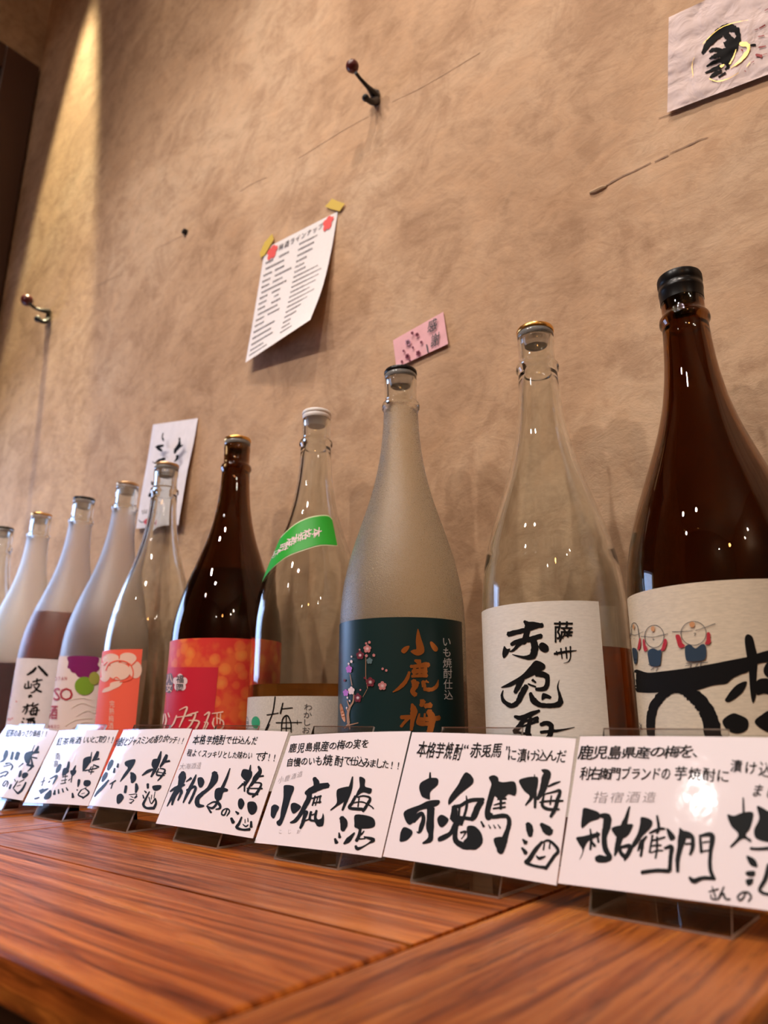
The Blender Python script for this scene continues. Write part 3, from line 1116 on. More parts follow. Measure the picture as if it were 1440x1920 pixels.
k.strokes("""440 1782 6, 452 1800 10, 448 1840 8, 430 1890 5; 462 1790 6, 470 1830 9, 455 1880 6; 480 1785 5, 488 1810 8; 530 1800 6, 510 1850 8, 480 1880 5;
545 1770 4, 590 1752 8, 575 1800 9, 545 1870 5; 525 1812 5, 620 1800 6; 590 1800 5, 640 1790 8, 615 1850 9, 590 1880 6; 600 1830 5, 660 1835 9, 640 1880 8; 620 1790 5, 655 1780 6;
690 1800 5, 720 1782 9, 705 1830 8, 680 1890 5; 690 1840 5, 712 1845 7, 690 1890 6; 735 1790 5, 800 1780 7; 748 1815 6, 740 1850 8, 760 1880 6, 795 1875 8, 800 1835 7, 760 1812 5; 765 1790 5, 765 1850 6; 785 1790 5,782 1850 6""")
k.build('script_lettering', M_SHELL, lb)

# ---- 6: clear bottle, coral label
b = Bottle(5, 'clear glass bottle with tan cap and coral label with pale plum flower', M_GLASS, M_COPPER)
lb = b.label(M_CORAL, b.z_at(245, 1217), 104, b.edge_angle(267, 1222))
k = b.ink(160, 760, 3.097, .0006)
k.strokes("E112 1548 36 58;E150 1475 50 34;E245 1468 52 32;E290 1535 38 50;P150 1610,215 1600,200 1630,160 1650,130 1662,98 1667,110 1645,140 1632")
k.build('flower_petals', M_SHELL, lb)
k = b.ink(160, 760, 3.097, .0009)
k.strokes("118 1540 5, 140 1500 6, 195 1482 6, 255 1500 6, 278 1550 6, 262 1590 6, 200 1605 5; 160 1595 4, 178 1580 6, 200 1592 4; 105 1510 5, 128 1490 5; 195 1470 5,200 1440 5; 268 1510 5, 300 1480 5")
k.build('flower_outline', M_CORAL, lb)
k = b.ink(160, 760, 3.097, .0008)
k.ell(195, 1545, 66, 50)
k.build('flower_heart', M_SHELL, lb)
k = b.ink(160, 760, 3.097, .0008)
k.column('完熟梅酒', 155, 1735, 148, 1862, 32)
k.build('small_lettering', M_SHELL, lb)

# ---- 7: frosted bottle, blush label
b = Bottle(6, 'frosted bottle with tan cap and blush label showing a purple leaf', M_FROST, M_COPPER, wide=1.02, tilt=3.6)
lb = b.label(M_BLUSH, b.z_at(140, 1231), 106, 100)
k = b.ink(0, 920, 4.174, .0006)
k.strokes("P530 1300,620 1292,760 1300,775 1330,765 1360,780 1390,755 1420,740 1440,720 1435,700 1455,690 1480,665 1470,640 1462,610 1455,590 1430,560 1420,545 1395,528 1385,535 1345")
k.build('leaf_picture', M_SHISO, lb, 'purple leaf')
k = b.ink(0, 920, 4.174, .0009)
k.ell(660, 1528, 76, 72)
k.build('plum_picture', M_LIME, lb, 'green plum')
k = b.ink(0, 920, 4.174, .0011)
k.ell(738, 1468, 42, 50)
k.build('plum_picture', M_OLIVE, lb, 'olive plum')
k = b.ink(0, 920, 4.174, .0009)
for ch, x, wd in zip('SHISO', (250, 315, 375, 445, 518), (110, 110, 90, 130, 140)):
    k.char(ch, x, 1590, wd, 4, 6, -140, .004)
k.line('AKOTAN', 385, 1474, 515, 1468, 40, 26, .1, 0, 0)
k.char('梅', 345, 1738, 62, 0, 4, -110, .012)
k.char('酒', 415, 1735, 72, 0, 4, -120, .012)
k.line('梅酒本格甘口', 335, 1845, 455, 1847, 30, 20, 0, 0, 0)
k.build('red_lettering', mat('crimson_lettering', (0.42, 0.012, 0.03), 0.6), lb)
k = b.ink(0, 920, 4.174, .0008)
k.strokes("540 1640 5, 640 1620 7, 720 1640 5; 560 1700 5, 640 1660 8, 730 1690 6; 600 1760 5, 680 1720 8, 740 1740 6; 510 1840 5, 600 1790 8, 720 1780 6; 560 1860 5, 660 1810 7, 720 1820 6")
k.build('ribbon_print', mat('pale_ribbon_print', (0.88, 0.78, 0.70), 0.7), lb)

# ---- 8: frosted bottle, red-brown liquid
b = Bottle(7, 'frosted bottle with black cap, red-brown drink and brush-lettered label', M_FROST, M_BLACKCAP, M_REDBROWN, (92, 1146), wide=1.02, tilt=3.6)
lb = b.label(M_STRIP, b.z_at(70, 1235), 106, 100)
k = b.ink(0, 920, 4.174, .0006, rough=.15)
k.strokes("""282 1385 18, 255 1415 20, 212 1442 12; 300 1372 14, 335 1410 20, 372 1448 18;
222 1490 12, 222 1540 14; 200 1510 10, 195 1545 12, 245 1540 12; 245 1510 10, 245 1540 10; 255 1495 10, 330 1480 12; 290 1470 12, 288 1510 12; 258 1520 10, 310 1515 12, 270 1570 12, 240 1582 8; 265 1530 8, 290 1560 14, 325 1575 14;
245 1598 8, 230 1618 10, 225 1605 8, 245 1600 8, 248 1618 8; 215 1670 14, 210 1720 14, 195 1750 10; 180 1695 10, 240 1680 12; 200 1700 10, 175 1735 8; 262 1660 12, 245 1685 12; 250 1690 10, 300 1670 12; 250 1705 12, 240 1750 14, 285 1745 12; 255 1705 10, 290 1700 14, 280 1760 14; 225 1728 8, 310 1718 10; 265 1705 8,262 1750 8;
180 1780 12, 190 1790 12; 172 1805 12, 180 1818 12; 165 1840 14, 190 1828 8; 205 1790 12, 270 1780 16; 225 1795 10, 215 1850 12; 215 1800 10, 265 1805 18, 262 1850 16; 240 1790 8, 238 1830 8""")
k.build('lettering', M_INKM, lb)
k = b.ink(0, 920, 4.174, .0006, rough=.2)
k.strokes("E72 1790 14 9;E95 1782 6 5;E128 1650 6 5")
k.build('red_marks', M_RED, lb)
k = b.ink(0, 920, 4.174, .0006, rough=.2)
k.strokes("60 1560 4, 95 1545 5; 70 1590 4, 90 1610 5; 50 1640 4, 75 1660 5; 45 1700 4, 60 1680 4, 80 1700 4; 30 1760 4, 55 1740 4; 65 1600 3, 60 1650 4; 95 1560 3, 85 1600 4")
k.build('violet_marks', mat('pale_violet_print', (0.55, 0.36, 0.55), 0.6), lb)

# ---- 9, 10
b = Bottle(8, 'frosted bottle with gold cap holding dark purple drink, second from the left', M_FROST, M_GOLD, M_PURPLE, (8, 1242), wide=1.02, tilt=3.2)
b = Bottle(9, 'leftmost bottle, clear with black cap, cut by the photo edge', M_GLASS, M_BLACKCAP)

# ================================================================== cards on acrylic stands
M_ACR = thin_glass('clear_acrylic', .13, (0.96, 0.965, 0.97, 1))
M_EDGE = mat('cut_acrylic_edge', (0.80, 0.80, 0.80), 0.3, trans=0.5, ior=1.3)
TILT = radians(22)
Y0 = 0.351
CN = Vector((0, -cos(TILT), sin(TILT)))
CV = Vector((0, sin(TILT), cos(TILT)))


def stand(x0, x1, label, foot=.046):
    cx = (x0 + x1) / 2
    t_ = .0017
    prof = [(Y0, 0), (Y0 + foot, 0), (Y0 + foot, t_), (Y0 + t_ * 1.15, t_)]
    vtop = .0905
    a = Vector((0, Y0, 0)) + CV * vtop
    prof = [(Y0 + foot, 0.0001), (Y0 + foot, t_), (Y0 + .0022, t_)]
    p = Vector((0, Y0, 0)) + CV * vtop - CN * t_
    prof += [(p.y, p.z), (a.y, a.z), (Y0 + .0003, .0012), (Y0 + .0008, .0001)]
    bm = bmesh.new()
    A = [bm.verts.new((x0, y, z)) for y, z in prof]
    Bv = [bm.verts.new((x1, y, z)) for y, z in prof]
    n_ = len(prof)
    for i in range(n_):
        bm.faces.new((A[i], A[(i + 1) % n_], Bv[(i + 1) % n_], Bv[i]))
    bm.faces.new(A[::-1])
    bm.faces.new(Bv)
    bmesh.ops.triangulate(bm, faces=[f for f in bm.faces if len(f.verts) > 4])
    bmesh.ops.recalc_face_normals(bm, faces=bm.faces)
    for f in bm.faces:                                  # cut edges catch the light
        if abs(f.normal.x) > .9 or max(e.calc_length() for e in f.edges) < .0001:
            f.material_index = 1
        elif min(e.calc_length() for e in f.edges) < .0025:
            f.material_index = 1
    o = obj('acrylic_stand', bm, [M_ACR, M_EDGE])
    o['label'] = label
    o['category'] = 'stand'
    o['group'] = 'acrylic stands holding the cards'
    return o


class Bowed(Plane):
    """card face curling gently back at its two sides"""
    def setup(s, c, sag):
        s.o = (c[0] + c[1] + c[2] + c[3]) / 4
        s.hw = ((c[1] - c[0]).length + (c[2] - c[3]).length) / 4
        s.sag = sag

    def lift(s, P):
        t = (P.x - s.o.x) / s.hw
        return s.sag * max(0.0, 1 - t * t)

    def hit(s, x, y, e=0.0):
        P = Plane.hit(s, x, y, e)
        for _ in range(2):
            P = Plane.hit(s, x, y, e + s.lift(P))
        return P


class Card:
    def __init__(s, corners, label, i, curve=.0, m=(.0008, .0024)):
        s.pl = Bowed(Vector((0, Y0, 0)) + CN * (.0012 + .0004 * (i % 2)), CN)
        c = [Vector(q) if len(q) == 3 else Plane.hit(s.pl, *q) for q in corners]       # TL TR BR BL
        c = [q - CN * ((q - s.pl.p).dot(CN)) for q in c]
        s.c = c
        mid = sum(c, Vector()) / 4
        s.root = thing('sign_card', label, 'card', (mid.x, mid.y, c[3].z), 'handwritten cards in front of the bottles')
        bm = bmesh.new()
        s.pl.setup(c, .0017)
        n = 20
        G = []
        for e in (0.0, -.0005):
            rows = []
            for a, b_ in ((c[0], c[1]), (c[3], c[2])):
                row = []
                for k in range(n + 1):
                    p = a + (b_ - a) * (k / n)
                    row.append(bm.verts.new(p + CN * (s.pl.sag * (1 - (2 * k / n - 1) ** 2) + e)))
                rows.append(row)
            G.append(rows)
        for rows in G:
            for k in range(n):
                bm.faces.new((rows[0][k], rows[1][k], rows[1][k + 1], rows[0][k + 1]))
        for r in (0, 1):
            for k in range(n):
                bm.faces.new((G[0][r][k], G[0][r][k + 1], G[1][r][k + 1], G[1][r][k]))
        for k in (0, n):
            bm.faces.new((G[0][0][k], G[0][1][k], G[1][1][k], G[1][0][k]))
        bmesh.ops.recalc_face_normals(bm, faces=bm.faces)
        s.paper = obj('card_face', bm, M_CARD, s.root, True)
        # clear laminate margin around the card
        for (a, b_, d0, d1) in ((c[0], c[1], .0003, m[1] * .4), (c[3], c[2], -.0003, -m[1])):
            bm = bmesh.new()
            R_ = []
            for dd, e in ((d0, -.0001), (d1, -.0001), (d1, -.0004), (d0, -.0004)):
                row = []
                for k in range(n + 1):
                    p = a + (b_ - a) * (k / n)
                    if k in (0, n):
                        p = p + (b_ - a).normalized() * (m[0] if k else -m[0])
                    row.append(bm.verts.new(p + CV * dd + CN * (s.pl.sag * (1 - (2 * k / n - 1) ** 2) + e)))
                R_.append(row)
            for q in range(4):
                for k in range(n):
                    bm.faces.new((R_[q][k], R_[q][k + 1], R_[(q + 1) % 4][k + 1], R_[(q + 1) % 4][k]))
            for k in (0, n):
                bm.faces.new([R_[q][k] for q in range(4)])
            bmesh.ops.recalc_face_normals(bm, faces=bm.faces)
            obj('laminate_margin', bm, M_FILMT, s.root)

    def ink(s, ox, oy, scl, rough=.07, e=.00025):
        k = Ink(s.pl, e, ox, oy, scl, None, rough)
        k.fat = 1.2
        return k


M_FILMT = thin_glass('clear_laminate')

# 1: rightmost card
stand(-.167, -.104, 'clear acrylic stand under the rightmost handwritten card')
cd1 = Card([(1088, 1381), (-.056, .383, .0795), (-.059, .356, .0125), (1046, 1656)], 'rightmost handwritten card, in front of the cream-labelled brown bottle', 0)
k = cd1.ink(1040, 1340, 3.6)
k.strokes("""P195 630,250 640,300 662,302 700,240 722,215 742,185 765,178 740,185 680; 240 770 8, 246 840 16, 240 912 12; P145 830,200 818,295 795,300 820,235 848,205 890,185 950,165 982,188 920,165 875; 245 850 10, 272 888 18;
290 680 10, 350 690 44, 352 750 46, 335 820 32, 340 900 32, 372 960 28, 345 975 36, 295 970 46, 278 962 20; 285 790 10, 296 862 14;
505 620 10, 482 700 24, 462 760 38, 440 830 38, 420 900 28, 405 952 10; P385 765,450 745,525 738,518 775,498 812,470 832,430 832,405 812; 432 880 18, 446 930 22, 482 968 26; 438 897 16, 500 885 24, 510 905 26, 488 950 26, 470 985 8;
P585 690,655 712,650 760,592 820,560 870,525 902,522 870,558 805,575 740; 620 820 12, 582 870 22, 560 922 8; 590 845 22, 590 900 18, 580 958 14; 690 680 12, 702 760 18, 690 802 14; 640 800 12, 700 772 18, 745 770 12; 660 812 12, 650 872 12, 640 932 12; 650 852 10, 710 836 12, 745 826 10; 640 892 8, 680 882 10, 720 882 10; 650 932 8, 690 917 10, 730 917 10; 690 822 12, 690 902 12, 680 972 10; P755 765,790 790,815 830,785 850,765 820; 740 902 14, 788 892 26, 782 960 24, 776 1055 24; 775 1056 24, 680 1052 22, 585 1066 22;
845 765 8, 860 822 46, 845 900 32, 830 980 26, 830 1062 18; 858 802 36, 900 812 38, 930 832 24, 930 900 24, 912 946 14; 880 872 12,922 870 12; 980 812 12, 985 870 18, 990 932 18; 985 817 14, 1050 808 28, 1064 842 30, 1050 940 22, 1050 1040 22, 1076 1112 22; 1000 862 10,1042 856 10; 995 922 10, 1037 916 10; 1082 1106 22, 1000 1102 22, 940 1122 30, 908 1096 14;
1040 1195 8, 1105 1176 10; 1062 1160 7,1086 1232 10; 1055 1212 6, 1060 1242 9, 1102 1246 9; 1142 1160 8, 1115 1222 12, 1105 1246 9; 1115 1226 7, 1140 1206 10, 1150 1240 12, 1186 1246 9; 1290 1197 9, 1270 1240 12, 1245 1250 12, 1236 1226 10, 1265 1200 10, 1305 1200 12, 1325 1230 12, 1305 1262 9;
P1165 675,1210 682,1270 660,1340 662,1322 760,1290 812,1325 842,1322 862,1270 836,1200 892,1185 886,1240 812,1190 750; 1272 560 8, 1275 665 14; P1365 615,1440 650,1500 690,1500 850,1370 842,1345 780,1380 700; 1320 902 16, 1380 906 18, 1500 895 20;
P1295 950,1350 975,1370 1025,1330 1022,1305 990; P1290 1060,1350 1055,1345 1090,1300 1087; P1290 1115,1340 1105,1330 1145,1300 1152; 1450 1010 28, 1420 1110 26, 1385 1190 18, 1490 1222 18""")
k.line('鹿児島県産の梅を、', 210, 258, 985, 250, 95, 105, .2, 0.014)
k.line('利右衛門ブランドの', 205, 400, 750, 400, 92, 78, .15, 0.016)
k.line('芋焼酎に', 850, 395, 1135, 415, 92, 90, .1, 0.014)
k.line('漬け込', 1225, 350, 1420, 375, 100, 85, .1, 0.014)
k.line('まし', 1370, 515, 1460, 520, 100, 85, .3, 0.010)
k.build('brush_lettering', M_INK, cd1.paper)
k = cd1.ink(1040, 1340, 3.6)
k.line('指宿酒造', 310, 560, 640, 560, 90, 100, .25, -.012)
k.build('pencil_lettering', M_PENCIL, cd1.paper)

# 2
stand(-.273, -.216, 'clear acrylic stand under the second card from the right')
cd2 = Card([(773, 1373), (1080, 1385), (1043, 1660), (718, 1606)], 'handwritten card in front of the clear bottle with white label', 1)
k = cd2.ink(700, 1340, 3.789)
k.strokes("""403 410 8, 403 462 16; P400 450,455 452,460 490,440 515,415 535,402 560,402 600,388 600,350 585,335 560,325 520,335 485,365 465; P222 685,330 640,390 612,465 606,468 632,430 655,330 680,300 715,290 755,255 782,225 745;
285 762 18, 320 715 28, 346 702 20, 356 740 24, 340 800 28, 325 835 16, 308 832 6; 408 660 46, 405 740 44, 402 800 48, 408 850 30, 400 888 32, 350 914 10; P195 830,220 798,272 820,275 850,240 890,190 902,188 870; P455 735,485 710,530 735,530 760,490 800,462 780;
P655 410,690 425,712 460,700 495,620 560,560 620,535 640,532 610,550 570,600 500,625 450; P640 735,600 800,550 860,500 892,462 900,460 872,500 850,540 828,575 760; 575 650 30, 575 700 40, 565 745 40; 575 655 26, 620 645 20, 660 620 22, 710 605 24, 785 602 20; 770 612 34, 740 660 38, 715 720 36, 695 750 18; 560 745 36, 620 732 22, 680 738 22, 712 735 20; 612 652 14, 606 720 14; 660 575 6, 664 640 16, 645 720 16, 620 780 24;
590 800 22, 580 860 30, 592 902 34, 645 932 40, 700 930 50; P672 790,720 792,760 830,778 880,770 920,740 950,710 960,650 940,640 900,665 870,662 820; 618 838 12, 655 830 12, 640 862 6, 625 882 5;
P820 445,860 430,890 460,872 540,842 640,830 690,850 705,830 747,800 742,790 700,800 640,825 540,838 490; P860 470,920 480,1000 475,1018 530,1005 575,960 565,930 590,895 600,870 582,850 560; 880 602 6, 945 596 12; 855 642 6, 900 630 12, 938 625 12; 850 667 10, 938 655 12; 905 565 18, 905 672 14;
805 728 18, 860 725 24, 920 717 28, 955 728 24, 965 770 28, 950 830 28, 925 900 44, 902 960 46, 915 986 10; P855 880,935 870,940 920,920 985,880 960; 765 758 10, 785 796 16; 818 782 6,832 806 10; 853 782 6, 867 806 10; 884 780 6,902 806 10;
P1035 465,1090 445,1140 440,1170 450,1165 520,1150 560,1130 600,1085 645,1080 635,1110 580,1075 545,1050 510; 1145 425 6, 1150 540 18, 1148 662 16; 1195 392 8, 1232 415 46, 1220 470 48, 1200 540 38, 1165 600 16; 1240 512 8, 1280 492 16, 1328 475 8; 1215 560 10, 1200 640 20, 1240 670 20, 1322 672 12; 1215 565 8, 1290 546 14, 1326 540 18, 1310 600 24, 1290 670 24, 1258 727 18; 1180 622 10, 1260 612 14, 1348 612 12; 1265 575 10, 1255 640 10;
1095 770 26, 1110 810 44, 1115 862 26; 1190 775 20, 1230 815 52, 1262 840 42; 1060 885 10, 1085 912 28; 1055 945 14, 1085 985 28; 1200 902 16, 1150 960 24, 1105 1030 28, 1085 1050 22, 1150 1075 16, 1225 1086 20; 1200 907 8, 1250 895 16, 1312 960 20, 1280 1010 20, 1222 1095 20; 1215 910 8,1208 962 10; 1255 905 8,1250 952 10; 1155 1000 6, 1180 1020 20, 1222 1005 8""")
k.line('本格芋焼酎', 345, 245, 600, 265, 120, 62, .25, 0.018)
k.line('“赤兎馬”', 655, 250, 950, 260, 110, 80, .2, 0.016)
k.line('に漬け込んだ', 985, 285, 1335, 295, 95, 75, .1, 0.016)
k.build('brush_lettering', M_INK, cd2.paper)

# 3
stand(-.386, -.329, 'clear acrylic stand under the card before the dark green label')
cd3 = Card([(545, 1380), (770, 1371), (715, 1608), (477, 1580)], 'handwritten card in front of the frosted bottle with dark green label', 2)
k = cd3.ink(460, 1350, 4.5)
k.strokes("""P330 550,400 555,410 585,385 650,345 780,305 880,275 890,262 860,290 830,300 760,320 660,322 590; P220 730,250 712,285 735,265 780,240 830,215 810,215 770; P385 710,420 698,470 730,440 770,405 790,385 760;
580 488 26, 600 530 44, 600 585 32; 508 622 26, 560 592 48, 640 560 44, 702 550 36; 540 605 40, 535 660 38, 500 730 34, 460 800 28, 420 850 26, 378 866 10; 560 662 10,642 640 12; 565 702 10,638 690 12; 590 640 12,565 722 12; 632 640 12, 625 702 10; 612 650 8, 590 722 8; 500 780 14, 490 850 26, 462 914 16; 490 772 8, 520 776 18, 500 832 14; 480 856 12,532 840 10; 555 772 18, 545 840 18, 602 850 12; 560 802 10, 592 790 10; 600 762 16, 590 830 22, 620 870 44, 645 880 26; P655 785,665 830,655 892,620 890,590 850,640 830;
P785 580,880 560,900 580,870 640,830 690,770 730,725 762,720 752,770 700,768 620; 905 478 10, 885 580 28, 850 680 24, 818 762 14; P962 480,1010 500,1010 560,1066 580,1050 622,990 610,930 652,945 600,965 560; 930 640 18, 900 700 22, 880 742 22, 990 752 22; 940 652 10, 1000 640 12, 1052 660 18, 1030 710 22, 990 772 18; 900 702 8,980 690 10,1052 722 10,1082 748 10; 960 656 10,950 732 10;
810 820 34, 832 870 54, 820 932 30; P930 798,1060 815,1095 860,1085 900,1030 915,930 910,920 870; 790 950 10,796 992 22; 755 1000 16, 770 1037 28; 830 1045 10, 870 1010 36, 922 950 10; 950 915 18, 970 902 18, 960 970 24, 935 1022 22; 975 970 12, 1002 935 8; 1000 985 10, 1080 1010 28, 1040 1040 10, 990 1070 12, 945 1085 24, 930 1060 18; 935 1005 10,1012 1000 8""")
k.line('鹿児島県産の梅の実を', 400, 238, 1010, 200, 84, 68, .2, 0.018)
k.line('自慢のいも', 375, 355, 620, 345, 84, 64, .15, 0.018)
k.line('焼酎', 695, 340, 790, 350, 100, 85, .15, 0.020)
k.line('で仕込みました!!', 860, 345, 1290, 382, 84, 68, .15, 0.018)
k.build('brush_lettering', M_INK, cd3.paper)
k = cd3.ink(460, 1350, 4.5)
k.line('小鹿酒造', 300, 505, 460, 460, 62, 52, .3, -.012)
k.build('pencil_lettering', M_PENCIL, cd3.paper)
k = cd3.ink(460, 1350, 4.5)
k.line('こじか', 295, 942, 450, 942, 42, 34, .1, -.012)
k.build('pencil_lettering', M_PENCIL, cd3.paper)

# 4
stand(-.499, -.446, 'clear acrylic stand under the card before the green-banded bottle')
cd4 = Card([(362, 1368), (541, 1372), (474, 1572), (292, 1544)], 'handwritten card in front of the clear bottle with green band', 1, m=(.0045, .0040))
k = cd4.ink(200, 1340, 4.8)
k.strokes("""690 515 30, 680 560 58, 660 640 38, 610 730 28, 588 812 14; 570 692 10, 620 660 24, 702 630 16; 645 640 18, 600 720 24, 543 824 8; 610 742 10, 660 680 18, 672 700 22, 640 772 12;
805 540 10, 780 600 22, 730 700 24, 688 792 10; 720 682 18, 780 650 20, 800 662 20, 770 740 20, 740 800 14; 715 602 8, 762 570 18; P820 570,860 565,880 605,860 650,835 655,820 620;
970 518 40, 970 580 54, 920 660 28, 860 710 28, 815 760 34, 822 815 34, 876 820 12; 1110 482 8, 1080 570 20, 1040 660 26; P980 670,1040 655,1090 670,1085 690,1050 700,1030 760,990 770,970 740; 1000 760 28, 990 800 18, 950 840 18, 900 822 8; 905 815 8, 960 785 12, 1010 800 22, 1020 840 18, 980 852 8; 900 820 10, 940 882 16;
1085 845 10, 1060 900 12, 1035 895 12, 1045 860 10, 1085 845 10, 1105 870 12, 1080 912 8;
P1230 490,1290 500,1310 520,1300 570,1260 600,1215 560,1210 530; 1295 453 8,1280 560 28,1240 642 16; 1178 667 6,1230 620 18; 1365 465 16, 1380 510 28, 1340 570 38, 1300 642 10; 1340 562 10,1412 550 14; 1310 602 12, 1270 700 18, 1362 716 14; 1320 612 8, 1390 620 14, 1360 690 20,1310 742 14; 1260 662 8, 1402 665 12; 1240 602 14,1240 692 12;
P1190 760,1220 755,1240 800,1215 850,1190 840,1180 800; P1270 790,1330 785,1355 830,1340 880,1300 900,1270 860; 1160 870 10,1185 892 22; 1120 930 20,1140 972 28; 1215 920 12, 1190 980 20, 1170 1015 22, 1230 1035 16, 1290 1030 22; 1300 960 16,1300 1012 24; 1245 940 6,1245 972 8; 1270 930 6,1272 962 8; 1225 985 6,1250 1005 12, 1276 990 6""")
k.line('本格芋焼酎で仕込んだ', 805, 228, 1330, 232, 84, 58, .25, 0.018)
k.line('程よくスッキリとした味わい', 745, 345, 1290, 370, 70, 46, .25, 0.018)
k.line('です!!', 1365, 375, 1510, 385, 90, 64, .2, 0.024)
k.build('brush_lettering', M_INK, cd4.paper)
k = cd4.ink(200, 1340, 4.8)
k.line('大海酒造', 680, 470, 830, 458, 62, 50, .3, -.012)
k.build('pencil_lettering', M_PENCIL, cd4.paper)

# 5
stand(-.619, -.563, 'clear acrylic stand under the card before the orange floral label')
cd5 = Card([(231, 1370), (360, 1366), (298, 1526), (166, 1510)], 'handwritten card in front of the brown bottle with orange floral label', 2)
k = cd5.ink(0, 1340, 6.0)
k.strokes("""1265 512 26, 1240 560 42, 1213 622 20; 1330 550 16, 1320 592 22; 1290 602 16,1280 652 22; 1200 652 26, 1175 700 38, 1148 752 16; 1222 735 14, 1150 820 28, 1100 870 24, 1062 922 10; 1235 782 10,1302 740 14; 1270 762 12,1248 832 10""")
k.frame(200, 1340, 4.8)
k.strokes("""P170 420,250 400,255 430,220 490,165 560,118 606,150 540,190 480,165 455; 215 520 10, 235 545 42, 238 580 44, 225 612 16; 175 640 20,165 702 22; P95 725,130 710,155 745,120 795,95 800,88 770; 265 620 16,270 660 28, 260 702 12; 200 720 6, 270 715 6, 250 750 8, 276 735 6; 205 760 6, 245 770 6, 208 797 6; 215 735 5,240 745 6; 200 790 4,225 800 5;
490 330 10, 470 400 28, 440 480 28, 400 560 14; P420 400,470 400,465 450,430 490,405 460,405 430; 318 547 8, 370 510 24, 420 490 12; 540 362 22,520 410 28, 480 472 12; 500 432 10,567 415 18; 470 482 8, 450 540 14, 522 545 10; 480 482 8,525 500 14,490 560 14,458 594 8; 440 512 6, 532 530 10;
370 622 20, 370 662 18; P415 640,490 635,480 670,440 685,415 670; 340 685 8,356 702 14; 325 722 8, 335 752 14; 385 692 10, 350 760 16, 330 810 20, 360 840 18, 430 840 24; 435 752 12, 445 790 16, 430 830 22; 380 742 8,400 800 8, 430 762 10; 405 722 6,400 762 6; 435 692 6,425 752 6""")
k.line('焼酎とジャスミンの香りが', 95, 250, 525, 215, 84, 42, .35, 0.014)
k.line('マッチ!!', 545, 220, 685, 232, 80, 40, .35, 0.030)
k.build('brush_lettering', M_INK, cd5.paper)

# 6
stand(-.722, -.668, 'clear acrylic stand under the card before the coral label')
cd6 = Card([(110, 1371), (222, 1369), (165, 1511), (45, 1505)], 'handwritten card in front of the clear bottle with coral label', 1)
k = cd6.ink(0, 1340, 6.0)
k.strokes("""680 560 26, 650 620 38, 628 652 8; 560 722 8, 640 685 18, 610 750 16, 592 784 6; 545 762 10, 562 745 8; 490 842 26, 452 870 36, 542 830 10; 570 852 20, 540 910 56, 500 942 26; 388 947 14, 442 930 10; 500 700 6, 470 800 8; 455 760 6,505 740 7;
775 530 20, 765 590 28, 738 642 26; P710 610,760 600,775 640,740 670,700 690; 852 570 8, 830 622 26; P790 630,855 625,850 660,810 690; 700 702 8,762 690 8; 690 742 8, 752 730 8; 680 777 8, 742 765 10; 737 672 8,730 772 8; 810 682 12,800 762 10; 770 742 8, 792 720 8; 617 850 14,610 897 28; 657 840 14,660 887 18; 700 832 14,712 872 16; 745 820 12,762 852 16;
P945 490,1030 470,1010 540,970 600,930 640,930 560; 1032 420 6,1010 540 18; 1102 415 26, 1080 470 38,1038 522 12; 1060 512 10,1117 495 16; 1030 582 8, 1000 640 12, 1057 640 10; 1050 562 12,1112 590 18; 950 632 12, 1092 600 12; 1050 572 8,1020 672 8;
P875 730,905 735,890 800,870 810; P950 740,1010 740,1020 780,980 810,940 790; 865 842 12,872 852 14; 815 882 16,820 932 28; 920 842 10,880 900 14, 932 930 18; 960 832 12,1000 880 18, 928 942 16; 900 852 6, 972 820 8; 915 892 6, 952 880 6""")
k.line('いいとこ取り!!', 960, 282, 1265, 278, 92, 52, .3, 0.024)
k.line('紅茶梅酒', 670, 300, 880, 290, 90, 62, .3, 0.010)
k.build('brush_lettering', M_INK, cd6.paper)
k = cd6.ink(0, 1340, 6.0)
k.column('南高', 650, 470, 630, 555, 60)
k.build('small_lettering', M_GREYINK, cd6.paper)

# 7
stand(-.850, -.790, 'leftmost acrylic stand, on the next table')
cd7 = Card([(12, 1360), (108, 1371), (42, 1501), (-70, 1484)], 'leftmost handwritten card, cut by the photo edge', 2)
k = cd7.ink(0, 1340, 6.0)
k.strokes("""75 405 26, 60 460 38, 40 510 18, 0 532 10; 145 420 22,125 502 26; 205 425 36,180 502 36; 60 552 16, 110 545 10, 140 580 16, 120 622 12; 40 582 10,132 560 8; 0 662 10,60 640 12, 90 650 12, 50 692 12; 0 702 14,42 680 10; 85 742 6, 50 800 9, 30 790 9, 60 745 8, 90 760 10, 75 812 7; -60 560 20, -10 600 14; -80 700 20, -30 690 12;
P290 430,350 410,380 420,350 480,330 550,290 540,270 480; 390 340 6, 350 432 8; 432 355 16, 410 400 28, 368 442 8; 385 432 12,437 420 18; 330 472 12,417 490 14; 300 562 18,377 580 26; 350 482 10,360 580 22, 308 637 6; 208 587 6, 262 545 12;
P220 635,245 630,235 690,205 700;P255 660,300 650,315 680,270 720,245 700; 125 782 16, 105 832 22; 160 722 8,175 752 8; 200 742 8, 160 810 12, 150 830 9, 200 887 18; 292 760 16,250 840 22, 198 887 20; 210 762 6,272 730 8; 190 802 6,232 790 6""")
k.line('紅茶のあっさり価格!!', 90, 205, 520, 215, 90, 46, .3, 0.010)
k.build('brush_lettering', M_INK, cd7.paper)

